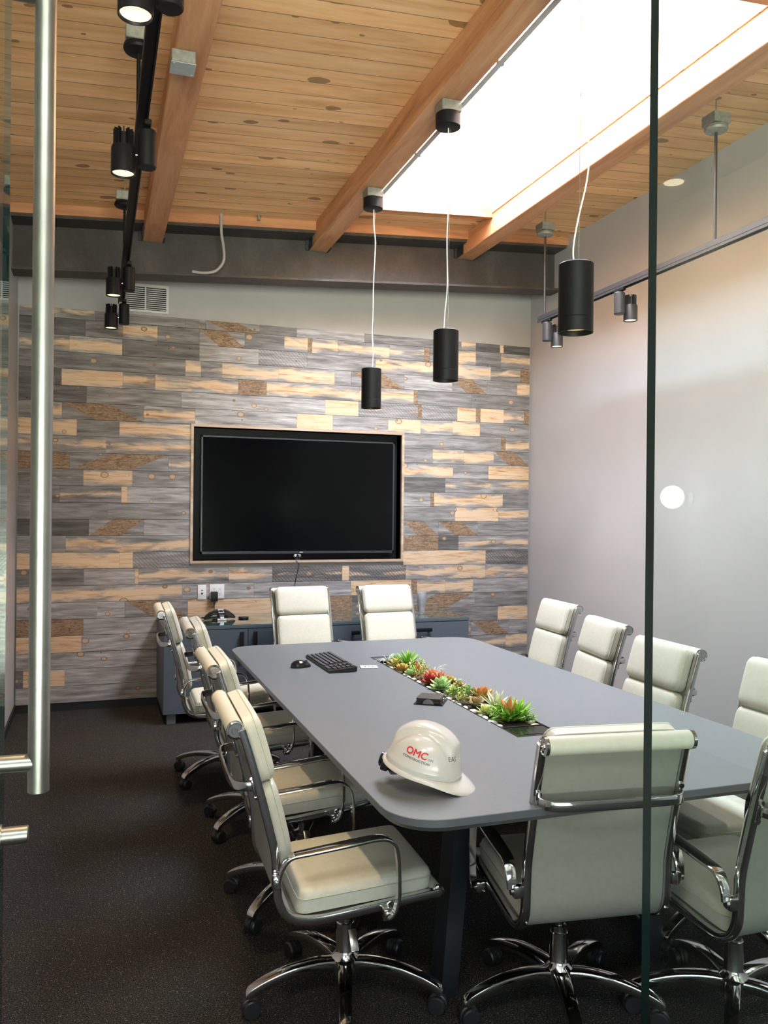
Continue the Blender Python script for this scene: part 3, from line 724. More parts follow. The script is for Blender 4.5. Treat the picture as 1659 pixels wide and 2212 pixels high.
def make_head(side, lab, grp, loc, mat):
    t = thing('track_spotlight', lab, 'spotlight', loc, 0, grp)
    b = MB(); b.box(-0.013, 0.013, -0.05, 0.05, -0.022, -0.002, bev=0.003, seg=1); b.cyl((0, 0, -0.020), (0, 0, -0.030), 0.012, n=14); b.build('adaptor', M['black_metal'], t)
    b = MB(); b.lathe([(0.010, -0.022), (0.030, -0.026), (0.034, -0.032), (0.034, -0.158), (0.031, -0.162)], n=32); b.build('driver', mat, t)
    b = MB(); b.cyl((side * 0.030, 0, -0.120), (side * 0.050, 0, -0.120), 0.007, n=14); b.build('pivot', M['chrome'], t)
    hx = side * 0.082
    b = MB(); b.lathe([(0.034, -0.098), (0.041, -0.100), (0.043, -0.106), (0.043, -0.196), (0.040, -0.196), (0.037, -0.187)], (hx, 0, 0), n=36, capends=False); b.cyl((hx, 0, -0.098), (hx, 0, -0.101), 0.041, n=30)
    b.build('lamp_head', mat, t)
    b = MB(); b.cyl((hx, 0, -0.098), (hx, 0, -0.048), 0.021, n=16)
    for k in range(12):
        a = 2 * math.pi * k / 12
        b.box(0.018, 0.036, -0.0020, 0.0020, -0.098, -0.036, mat=Matrix.Translation((hx, 0, 0)) @ Matrix.Rotation(a, 4, 'Z'))
    b.build('heat_sink', mat, t)
    b = MB(); b.cyl((hx, 0, -0.1880), (hx, 0, -0.1895), 0.0375, n=30); b.build('lens', M['lamp_warm'], t)
    return t
WARM = (1.0, 0.72, 0.42)
LP = 75
left = [(2.13, 'near track spotlight cut by the top edge, its lit face turned to view'), (3.15, 'track spotlight in front of the left fir beam at mid height'),
        (4.96, 'track spotlight in front of the white strip beside the air vent'), (5.86, 'farthest left track spotlight, in front of the top wood boards')]
for y, lab in left:
    h = make_head(-1, lab, 'spotlights on the left track', (0.160, y, 2.910), M['black_metal'])
    light('spot_beam', 'SPOT', (-0.082, 0, -0.196), LP, WARM, 0.03, (0, 0, 0), R(64), 0.8, parent=h)
right = [(5.29, 'track spotlight at the far end of the right track'), (4.41, 'track spotlight between the nearest pendant lamp and the glass edge'), (2.40, 'added track spotlight out of view at the near end of the right track')]  # last spot added out of view to balance the lighting
for y, lab in right:
    h = make_head(1, lab, 'spotlights on the right track', (3.068, y, 2.910), M['grey_metal'])
    light('spot_beam', 'SPOT', (0.082, 0, -0.196), 85, (1.0, 0.87, 0.72), 0.03, (0, R(4), 0), R(64), 0.8, parent=h)

# grey box under the left beam, thin conduits
t = thing('junction_box', 'empty grey steel junction box on the underside of the left fir beam', 'junction box', (0.325, 3.60, 3.424))
b = MB(); b.box(-0.05, 0.05, -0.05, 0.05, -0.055, 0, bev=0.003, seg=1); b.build('body', M['galv'], t)
b = MB(); b.box(-0.051, 0.051, -0.051, 0.051, -0.058, -0.055); b.cyl((-0.04, -0.04, -0.058), (-0.04, -0.04, -0.061), 0.004, n=10); b.cyl((0.04, 0.04, -0.058), (0.04, 0.04, -0.061), 0.004, n=10)
b.build('cover_plate', plain('cover_plate_steel', (0.42, 0.47, 0.50), 0.45, 0.3, noise=0.05), t)
b = MB(); b.tube([(1.664, y, 3.485) for y in (1.2, 2.0, 3.0, 4.0, 4.9)], 0.012, 10)
for y in (4.3, 3.3, 2.7): b.box(1.652, 1.684, y - 0.012, y + 0.012, 3.482, 3.4955)
tag(b.build('conduit', M['conduit']), 'thin steel conduit running along the skylight edge of the pendant beam', 'conduit')
b = MB(); b.tube(catmull([(0.812, 5.94, zc(.81) - 0.002), (0.817, 5.95, 3.47), (0.832, 5.955, 3.38), (0.838, 5.96, 3.29), (0.81, 5.97, 3.232), (0.765, 5.98, 3.198), (0.69, 5.99, 3.186), (0.62, 5.995, 3.190)], 5), 0.010, 10, mi=0)
tag(b.build('flexible_conduit', plain('conduit_grey', (0.36, 0.34, 0.32), 0.5, noise=0.05)), 'grey conduit curving down over the steel beam left of the middle fir beam', 'conduit')
b = MB(); b.cyl((1.08, 5.93, zc(1.08) - 0.035), (1.08, 5.93, zc(1.08) + 0.002), 0.010, n=12); b.cyl((1.08, 5.93, zc(1.08) - 0.006), (1.08, 5.93, zc(1.08)), 0.018, n=16)
tag(b.build('sprinkler_stub', M['galv']), 'tiny metal stub poking from the boards above the steel beam', 'fitting')

# ------------------------------------------------------------------ pendants
plab = ['smallest looking black cylinder pendant, hanging in front of the wood wall above the screen corner', 'middle black cylinder pendant, overlapping the top edge of the wood wall', 'nearest and largest looking black cylinder pendant with a wavy cable']
for i, y in enumerate((4.885, 3.723, 2.561)):
    t = thing('pendant_lamp', plab[i], 'pendant lamp', (1.6, y, 2.1425), 0, 'black cylinder pendants over the table')
    b = MB(); r, h = 0.0615, 0.245
    b.lathe([(0.0, h), (r - 0.003, h), (r, h - 0.003), (r, 0.052), (r - 0.001, 0.0505), (r, 0.049), (r, 0.0), (r - 0.004, 0.0), (r - 0.006, 0.022), (0, 0.022)], n=48, capends=False)
    b.build('shade', M['black_metal'], t)
    b = MB(); b.cyl((0, 0, 0.020), (0, 0, 0.0215), r - 0.008, n=36); b.build('lens', M['lamp_pend'], t)
    b = MB(); b.cyl((0.010, 0, h), (0.010, 0, h + 0.014), 0.006, n=12); b.build('cable_grip', M['chrome'], t)
    ztop = 3.375 - 2.1425
    b = MB()
    if i == 2:
        pts = [(-0.010, 0, h), (-0.012, 0, h + 0.06), (0.006, 0, h + 0.16), (0.040, 0.0, h + 0.30), (0.048, 0, h + 0.40), (0.034, 0, h + 0.52), (0.012, 0, h + 0.62), (0.012, 0, h + 0.70), (0.004, 0, ztop + 0.002)]
    elif i == 1:
        pts = [(-0.012, 0, h), (-0.006, 0, h + 0.10), (0.004, 0, h + 0.22), (0.0, 0, h + 0.45), (0.004, 0, h + 0.6), (0.002, 0, ztop + 0.002)]
    else:
        pts = [(0.004, 0, h), (0.010, 0, h + 0.10), (0.003, 0, h + 0.20), (0.006, 0, h + 0.35), (0.008, 0, h + 0.55), (0.018, 0, h + 0.78), (0.006, 0, h + 0.88), (0.004, 0, ztop + 0.002)]
    b.tube(catmull(pts, 8), 0.0030, 8); b.build('cable', M['cable_white'], t)
    b = MB(); b.cyl((0.010, 0, h + 0.012), (0.012, 0, ztop + 0.002), 0.0012, n=6); b.build('suspension_wire', M['chrome'], t)
    b = MB(); b.lathe([(0.055, ztop), (0.0615, ztop + 0.003), (0.0615, ztop + 0.065)], n=40); b.build('canopy', M['black_metal'], t)
    b = MB(); b.box(-0.052, 0.052, -0.052, 0.052, ztop + 0.0655, 3.494 - 2.1425, bev=0.003, seg=1); b.build('junction_box', M['galv'], t)
    light('pendant_beam', 'SPOT', (0, 0, 0.015), 22, (1.0, 0.80, 0.52), 0.04, (0, 0, 0), R(80), 0.6, parent=t)

# ------------------------------------------------------------------ screen in the niche
t = thing('television', 'large black flat screen television set in the wood wall niche', 'television', (1.570, WB + 0.03, 1.622))
w, h = 0.803, 0.466
b = MB(); b.box(-w, w, -0.030, 0.03, -h, h, bev=0.004, seg=2); b.build('body', M['black_plastic'], t)
b = MB(); f = 0.012
b.box(-w, w, -0.034, -0.029, h - f, h); b.box(-w, w, -0.034, -0.029, -h, -h + f * 1.6); b.box(-w, -w + f, -0.034, -0.029, -h, h); b.box(w - f, w, -0.034, -0.029, -h, h)
b.build('bezel', M['bezel'], t)
b = MB(); b.box(-w + f, w - f, -0.0315, -0.0300, -h + f * 1.6, h - f); b.build('screen', M['screen'], t)
b = MB(); b.box(-0.010, 0.018, -0.0348, -0.0340, -h + 0.008, -h + 0.013); b.build('maker_badge', M['white_plastic'], t)
b = MB(); b.box(-0.2, 0.2, 0.03, 0.069, -0.2, 0.2); b.build('wall_mount', M['black_metal'], t)
t = thing('webcam', 'small silver and black webcam sitting under the television', 'webcam', (1.540, WB - 0.005, 1.1045))
b = MB(); b.box(-0.022, 0.022, -0.02, 0.03, 0, 0.010, bev=0.003); b.cyl((0, 0, 0.01), (0, 0, 0.022), 0.006, n=12); b.build('stand', M['black_plastic'], t)
b = MB(); b.box(-0.034, 0.034, -0.014, 0.016, 0.020, 0.046, bev=0.010, seg=3); b.build('body', M['chrome'], t)
b = MB(); b.cyl((0, -0.0145, 0.033), (0, -0.018, 0.033), 0.012, n=24); b.build('lens', M['black_gloss'], t)
b = MB(); b.tube(catmull([(1.525, WB - 0.034, 1.100), (1.545, WB - 0.040, 1.075), (1.548, WB - 0.034, 1.04), (1.530, WB - 0.028, 0.97), (1.518, WB - 0.026, 0.90), (1.495, WB - 0.026, 0.84), (1.47, WB - 0.03, 0.71)], 6), 0.0025, 8)
tag(b.build('webcam_cable', M['black_plastic']), 'thin black cable trailing from the webcam down the wood wall', 'cable')

# wall plates
t = thing('wall_outlet', 'white data plate with two jacks, left of the power outlet', 'outlet', (0.780, WB - 0.0205, 0.860), 0, 'white wall plates over the cabinet')
b = MB(); b.box(-0.033, 0.033, -0.006, 0, -0.057, 0.057, bev=0.002); b.build('plate', M['white_plastic'], t)
b = MB(); b.box(-0.007, 0.007, -0.0068, -0.006, -0.018, -0.004); b.box(-0.006, 0.006, -0.0068, -0.006, 0.010, 0.018); b.build('jacks', M['dark_void'], t)
t = thing('wall_outlet', 'white double power outlet with a black adapter plugged in', 'outlet', (0.895, WB - 0.0205, 0.863), 0, 'white wall plates over the cabinet')
b = MB(); b.box(-0.057, 0.057, -0.006, 0, -0.057, 0.057, bev=0.002); b.build('plate', M['white_plastic'], t)
b = MB()
for sx in (-0.023, 0.023):
    for sz in (-0.02, 0.02):
        b.box(sx - 0.007, sx - 0.005, -0.0066, -0.006, sz, sz + 0.008); b.box(sx + 0.005, sx + 0.007, -0.0066, -0.006, sz, sz + 0.008); b.box(sx - 0.002, sx + 0.002, -0.0066, -0.006, sz - 0.009, sz - 0.004)
b.build('sockets', M['dark_void'], t)
t = thing('power_adapter', 'black power adapter plugged into the double wall outlet', 'power adapter', (0.872, WB - 0.027, 0.835))
b = MB(); b.box(-0.026, 0.026, -0.045, 0, -0.048, 0.030, bev=0.005); b.build('body', M['black_plastic'], t)
b = MB(); b.tube(catmull([(0, -0.025, -0.045), (0, -0.03, -0.08), (-0.005, -0.06, -0.12), (-0.02, -0.12, -0.135), (-0.03, -0.20, -0.136)], 5), 0.003, 8); b.build('cord', M['black_plastic'], t)

# ------------------------------------------------------------------ credenza
CX0, CX1, CY0, CY1 = 0.445, 2.772, 5.935, 6.575
t = thing('credenza', 'long slate blue low cabinet against the wood wall', 'cabinet', (0, 0, 0))
b = MB(); b.box(CX0, CX1, CY0 + 0.019, CY1, 0.072, 0.655); b.build('body', M['cabinet'], t)
b = MB(); b.box(CX0 - 0.001, CX1 + 0.001, CY0 - 0.002, CY1, 0.657, 0.677, bev=0.001, seg=1); b.build('top', M['cabinet'], t)
ed = [CX0, 1.033, 1.615, 2.194, CX1]
for k in range(2):
    g = 0.0015
    d = MB(); d.box(ed[k] + g, ed[k + 1] - g, CY0, CY0 + 0.018, 0.074, 0.652, bev=0.001, seg=1); d = d.build('door', M['cabinet'], t)
    hx = ed[1] - 0.048 if k == 0 else ed[1] + 0.048
    hb = MB(); hb.box(hx - 0.014, hx + 0.014, CY0 - 0.034, CY0 - 0.024, 0.43, 0.635, bev=0.003); hb.box(hx - 0.008, hx + 0.008, CY0 - 0.026, CY0, 0.44, 0.46); hb.box(hx - 0.008, hx + 0.008, CY0 - 0.026, CY0, 0.605, 0.625)
    hb.build('handle', M['black_metal'], d)
for k in range(2, 4):
    zs = [0.074, 0.36, 0.652] if k == 3 else [0.074, 0.27, 0.46, 0.652]
    for j in range(len(zs) - 1):
        d = MB(); d.box(ed[k] + g, ed[k + 1] - g, CY0, CY0 + 0.018, zs[j] + 0.001, zs[j + 1] - 0.001, bev=0.001, seg=1); d = d.build('drawer', M['cabinet'], t)
        hx = (ed[k] + ed[k + 1]) / 2 - (0.14 if k == 3 else 0); hz = zs[j + 1] - 0.055
        hb = MB(); hb.box(hx - 0.105, hx + 0.105, CY0 - 0.034, CY0 - 0.024, hz - 0.014, hz + 0.014, bev=0.003); hb.box(hx - 0.095, hx - 0.075, CY0 - 0.026, CY0, hz - 0.008, hz + 0.008); hb.box(hx + 0.075, hx + 0.095, CY0 - 0.026, CY0, hz - 0.008, hz + 0.008)
        hb.build('handle', M['black_metal'], d)
for x in (CX0 + 0.03, CX1 - 0.09):
    for y in (CY0 + 0.03, CY1 - 0.1):
        b = MB(); b.box(x, x + 0.06, y, y + 0.06, 0.0, 0.072); b.build('leg', M['cab_leg'], t)
b = MB(); b.box(CX0, CX1, CY0 - 0.003, CY1, 0.6775, 0.6845); b.build('glass_cover', M['glass_top'], t)
ZC = 0.685

# conference phone
t = thing('conference_phone', 'black three armed conference phone on the cabinet under the outlets', 'phone', (0.872, 6.25, ZC), R(8))
t.scale = (0.74, 0.74, 1.1)
b = MB()
for a in (R(0), R(180), R(90)):
    mt = Matrix.Rotation(a, 4, 'Z'); rs = []
    for s_, hw, ht in ((0.02, 0.065, 0.058), (0.06, 0.058, 0.056), (0.10, 0.048, 0.044), (0.14, 0.036, 0.026), (0.158, 0.026, 0.012)):
        zb_ = 0.012 if s_ < 0.12 else 0.008
        rs.append(b.ring([mt @ Vector((s_, hw * cu, zb_ + (ht - 0) * cv)) for cu, cv in ((-1, 0), (-0.92, .45), (-0.6, .88), (0, 1), (0.6, .88), (0.92, .45), (1, 0), (0, -0.05))]))
    for i in range(len(rs) - 1): b.bridge(rs[i], rs[i + 1])
    b.cap(rs[0], 0, True); b.cap(rs[-1])
b.lathe([(0.066, 0.004), (0.072, 0.03), (0.062, 0.062), (0.03, 0.070), (0, 0.071)], n=32)
b.build('body', M['black_gloss'], t)
b = MB(); b.box(-0.028, 0.028, -0.03, 0.02, 0, 0.003, mat=Matrix.Translation((0, -0.045, 0.062)) @ Matrix.Rotation(R(28), 4, 'X')); b.build('display', M['lcd'], t)
b = MB(); b.box(-0.022, 0.022, -0.03, 0.0, 0.0, 0.003, mat=Matrix.Translation((0, -0.078, 0.040)) @ Matrix.Rotation(R(60), 4, 'X')); b.build('keypad', M['bezel'], t)
b = MB(); b.box(-0.045, 0.045, -0.094, -0.078, 0.0005, 0.012, bev=0.003); b.box(-0.018, 0.018, -0.098, -0.078, 0.0005, 0.024, bev=0.003); b.build('base_cover', M['white_plastic'], t)
b = MB(); b.tube(catmull([(-0.150, 0.0, 0.014), (-0.175, -0.01, 0.02), (-0.17, 0.05, 0.01), (-0.10, 0.12, 0.004), (-0.02, 0.15, 0.004)], 5), 0.003, 8); b.build('cord', M['black_plastic'], t)
b = MB(); b.lathe([(0.036, 0.0), (0.040, 0.005), (0.038, 0.012), (0.020, 0.014)], n=28)
o = b.build('speaker_puck', M['black_plastic']); o.location = (1.055, 6.27, ZC); tag(o, 'small flat black disc lying on the cabinet beside the conference phone', 'disc')
# stack of clear cups
CUPX, CUPY = 2.475, 6.20
for k in range(7):
    b = MB(); r0, r1, hh = 0.026, 0.038, 0.095; z0 = k * 0.0145
    b.lathe([(0.0, z0 + 0.001), (r0, z0 + 0.001), (r1, z0 + hh), (r1 + 0.002, z0 + hh + 0.002), (r1 - 0.001, z0 + hh), (r0 - 0.001, z0 + 0.003), (0.0, z0 + 0.003)], n=28, capends=False)
    o = b.build('plastic_cup', M['cup']); o.location = (CUPX, CUPY, ZC)
    order = ['bottom', 'second', 'third', 'middle', 'fifth', 'sixth', 'top'][k]
    tag(o, 'clear plastic cup, %s from the bottom in the stack on the cabinet' % order, 'cup', 'stack of clear cups')

# ------------------------------------------------------------------ conference table
TX0, TX1, TY0, TY1, TZ = 0.700, 2.157, 1.885, 4.655, 0.740
HX0, HX1, HY0, HY1 = 1.356, 1.528, 2.505, 4.115
def rrect(x0, x1, y0, y1, r, n=8):
    out = []
    for cx_, cy_, t0 in ((x1 - r, y1 - r, 0), (x0 + r, y1 - r, 90), (x0 + r, y0 + r, 180), (x1 - r, y0 + r, 270)):
        for k in range(n + 1):
            t = R(t0 + 90 * k / n); out.append((cx_ + r * math.cos(t), cy_ + r * math.sin(t)))
    return out
table = thing('conference_table', 'long dark grey conference table with rounded corners and planted trough', 'table', (0, 0, 0))
def top_mesh():
    bm = bmesh.new()
    def loop(pts, z): return [bm.verts.new((x, y, z)) for x, y in pts]
    O = rrect(TX0, TX1, TY0, TY1, 0.14, 10); Oi = rrect(TX0 + 0.0015, TX1 - 0.0015, TY0 + 0.0015, TY1 - 0.0015, 0.139, 10)
    Ob = rrect(TX0 + 0.018, TX1 - 0.018, TY0 + 0.018, TY1 - 0.018, 0.125, 10)
    I = [(HX0, HY0), (HX1, HY0), (HX1, HY1), (HX0, HY1)]
    t_o, m1, m2, b_o = loop(Oi, TZ), loop(O, TZ - 0.0015), loop(O, TZ - 0.020), loop(Ob, TZ - 0.036)
    t_i, b_i = loop(I, TZ), loop(I, TZ - 0.036)
    def ring(a, c, mi):
        for i in range(len(a)):
            j = (i + 1) % len(a); f = bm.faces.new((a[i], a[j], c[j], c[i])); f.material_index = mi
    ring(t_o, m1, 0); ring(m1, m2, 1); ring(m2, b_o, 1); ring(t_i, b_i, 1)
    for o_, i_, mi in ((t_o, t_i, 0), (b_o, b_i, 1)):
        es = [bm.edges.get((o_[k], o_[(k + 1) % len(o_)])) for k in range(len(o_))] + [bm.edges.get((i_[k], i_[(k + 1) % 4])) for k in range(4)]
        r = bmesh.ops.triangle_fill(bm, use_beauty=True, use_dissolve=False, edges=es)
        for f in r['geom']:
            if isinstance(f, bmesh.types.BMFace): f.material_index = mi
    b = MB(); b.bm.free(); b.bm = bm
    return b.build('tabletop', [M['table'], M['table_edge']], table)
top_mesh()
# slab legs: a leaning pair under each end, tied by a rail
for yy, s in ((2.40, 1), (4.10, -1)):
    for sx, x_top, x_bot in ((-1, 1.10, 1.045), (1, 1.76, 1.815)):
        b = MB(); w = 0.028
        b.hexa([(x_bot - w, yy - 0.045, 0), (x_bot + w, yy - 0.045, 0), (x_bot + w, yy + 0.045, 0), (x_bot - w, yy + 0.045, 0),
                (x_top - w, yy - 0.045, TZ - 0.076), (x_top + w, yy - 0.045, TZ - 0.076), (x_top + w, yy + 0.045, TZ - 0.076), (x_top - w, yy + 0.045, TZ - 0.076)])
        b.build('leg', M['table_leg'], table)
    b = MB(); b.box(0.95, 1.91, yy - 0.045, yy + 0.045, TZ - 0.0755, TZ - 0.0365); b.build('cross_rail', M['table_leg'], table)
b = MB(); b.box(1.40, 1.46, 2.445, 4.055, TZ - 0.13, TZ - 0.10); b.build('long_rail', M['table_leg'], table)
# trough: steel tray with a slotted cable lid at either end
b = MB(); t_ = 0.003; zb_ = TZ - 0.085; zr = TZ + 0.0008
b.box(HX0 + 0.001, HX0 + 0.006, HY0 + 0.001, HY1 - 0.001, zb_, zr); b.box(HX1 - 0.006, HX1 - 0.001, HY0 + 0.001, HY1 - 0.001, zb_, zr)
b.box(HX0 + 0.006, HX1 - 0.006, HY0 + 0.001, HY0 + 0.004, zb_, zr); b.box(HX0 + 0.006, HX1 - 0.006, HY1 - 0.004, HY1 - 0.001, zb_, zr)
b.box(HX0 + 0.006, HX1 - 0.006, HY0 + 0.004, HY1 - 0.004, zb_, zb_ + 0.003)
for ya in (HY0 + 0.128, HY1 - 0.128): b.box(HX0 + 0.006, HX1 - 0.006, ya - 0.003, ya + 0.003, zb_ + 0.003, zr)
tray = b.build('planter_tray', M['black_metal'], table)
for y0_, y1_ in ((HY0 + 0.004, HY0 + 0.124), (HY1 - 0.124, HY1 - 0.004)):
    b = MB(); ym = (y0_ + y1_) / 2; sl_y = y0_ + 0.022 if y0_ < 3 else y1_ - 0.022
    b.box(HX0 + 0.007, HX1 - 0.007, y0_, sl_y - 0.003, TZ - 0.006, TZ - 0.001); b.box(HX0 + 0.007, HX1 - 0.007, sl_y + 0.003, y1_, TZ - 0.006, TZ - 0.001)
    b.box(HX0 + 0.007, HX0 + 0.018, sl_y - 0.003, sl_y + 0.003, TZ - 0.006, TZ - 0.001); b.box(HX1 - 0.018, HX1 - 0.007, sl_y - 0.003, sl_y + 0.003, TZ - 0.006, TZ - 0.001)
    b.build('cable_lid', M['black_gloss'] if y0_ < 3 else M['table_edge'], tray)
b = MB(); b.box(HX0 + 0.007, HX1 - 0.007, HY0 + 0.132, HY1 - 0.132, TZ - 0.080, TZ - 0.012)
tag(b.build('planting_soil', M['soil']), 'dark planting soil filling the trough in the middle of the table', 'soil', kind='stuff')

# ------------------------------------------------------------------ succulents
LM = {
 'bright': leaf_mat('leaf_bright', (0.10, 0.30, 0.02), (0.32, 0.62, 0.07)),
 'mint': leaf_mat('leaf_mint', (0.16, 0.34, 0.08), (0.42, 0.62, 0.25)),
 'olive': leaf_mat('leaf_olive', (0.22, 0.28, 0.05), (0.60, 0.48, 0.14)),
 'pale': leaf_mat('leaf_pale', (0.36, 0.46, 0.20), (0.80, 0.84, 0.60)),
 'orange': leaf_mat('leaf_orange', (0.28, 0.36, 0.06), (0.62, 0.24, 0.08)),
 'gold': leaf_mat('leaf_gold', (0.40, 0.38, 0.06), (0.58, 0.32, 0.08)),
 'red': leaf_mat('leaf_red', (0.20, 0.05, 0.03), (0.48, 0.05, 0.03)),
 'pink': leaf_mat('leaf_pink', (0.62, 0.34, 0.14), (0.74, 0.26, 0.18)),
 'frost': leaf_mat('leaf_frost', (0.50, 0.58, 0.44), (0.86, 0.90, 0.84)),
 'jade': leaf_mat('leaf_jade', (0.20, 0.42, 0.14), (0.42, 0.30, 0.14)),
 'yellow': leaf_mat('leaf_yellowgreen', (0.30, 0.42, 0.05), (0.72, 0.76, 0.28)),
}
def leaf(bm, uvl, base, az, el, L, Wd, T, bend, wide=0.45, mi=0):
    n = 6; rs = []
    d = Vector((math.cos(az), math.sin(az), 0)); sd = Vector((-math.sin(az), math.cos(az), 0)); p = Vector(base)
    e = el; step = L / n; us = []
    for i in range(n + 1):
        t = i / n
        w = Wd * (0.45 + 0.55 * min(1, t / wide)) if t < wide else Wd * max(0.03, math.sqrt(max(0, 1 - ((t - wide) / (1 - wide)) ** 2)))
        tk = T * (1 - 0.75 * t)
        dr = d * math.cos(e) + Vector((0, 0, math.sin(e))); up_ = Vector((0, 0, 1)) * math.cos(e) - d * math.sin(e)
        rs.append([bm.verts.new(q) for q in (p - sd * w + up_ * tk * 0.3, p + up_ * (-tk * 0.5), p + sd * w + up_ * tk * 0.3, p + up_ * tk * 0.25)])
        us.append(t); p = p + dr * step; e += bend / n
    for i in range(n):
        for k in range(4):
            f = bm.faces.new((rs[i][k], rs[i][(k + 1) % 4], rs[i + 1][(k + 1) % 4], rs[i + 1][k])); f.material_index = mi; f.smooth = True
            for l, u in zip(f.loops, (us[i], us[i], us[i + 1], us[i + 1])): l[uvl].uv = (u, 0)
def plant_mesh(kind, mats, seed):
    rng = random.Random(seed); bm = bmesh.new(); uvl = bm.loops.layers.uv.new('leaf')
    if kind == 'rosette':
        for ring_, (n, el, L) in enumerate(((9, 18, .040), (8, 36, .036), (6, 55, .028), (4, 74, .018))):
            for k in range(n): leaf(bm, uvl, (0, 0, .004 + ring_ * .004), 2 * math.pi * (k + ring_ * .5) / n + rng.uniform(-.1, .1), R(el + rng.uniform(-5, 5)), L, .0085, .005, R(18), .6, min(ring_ // 2, len(mats) - 1))
    elif kind == 'spiky':
        for ring_, (n, el, L) in enumerate(((9, 22, .052), (9, 42, .055), (6, 62, .050), (3, 80, .038))):
            for k in range(n): leaf(bm, uvl, (0, 0, .004 + ring_ * .003), 2 * math.pi * (k + ring_ * .5) / n + rng.uniform(-.15, .15), R(el + rng.uniform(-6, 6)), L, .0055, .004, R(rng.uniform(-15, 10)), .28, min(ring_ // 2, len(mats) - 1))
    elif kind == 'agave':
        for ring_, (n, el, L) in enumerate(((8, 15, .044), (7, 34, .042), (5, 56, .034), (3, 76, .024))):
            for k in range(n): leaf(bm, uvl, (0, 0, .006 + ring_ * .004), 2 * math.pi * (k + ring_ * .5) / n + rng.uniform(-.1, .1), R(el + rng.uniform(-5, 5)), L, .0095, .005, R(8), .42, min(ring_ // 2, len(mats) - 1))
    elif kind == 'air':
        for k in range(20): leaf(bm, uvl, (0, 0, .006), rng.uniform(0, 6.28), R(rng.uniform(25, 80)), rng.uniform(.05, .075), .0018, .0015, R(rng.uniform(-150, -60)), .2, 0)
    elif kind == 'bushy':
        for k in range(95):
            a = rng.uniform(0, 6.28); r = rng.uniform(0, .028); h = rng.uniform(.004, .038) * (1 - (r / .034) ** 2) + .006
            leaf(bm, uvl, (r * math.cos(a), r * math.sin(a), h), rng.uniform(0, 6.28), R(rng.uniform(-5, 60)), rng.uniform(.008, .014), .0028, .002, R(20), .55, rng.randrange(len(mats)))
    elif kind == 'cup':
        for ring_, (n, el, L) in enumerate(((7, 28, .032), (5, 52, .027), (3, 76, .018))):
            for k in range(n): leaf(bm, uvl, (0, 0, .004 + ring_ * .004), 2 * math.pi * (k + ring_ * .5) / n, R(el), L, .012, .004, R(30), .7, 0)
    me = bpy.data.meshes.new('succulent'); bm.to_mesh(me); bm.free()
    for mt in mats: me.materials.append(LM[mt])
    return me
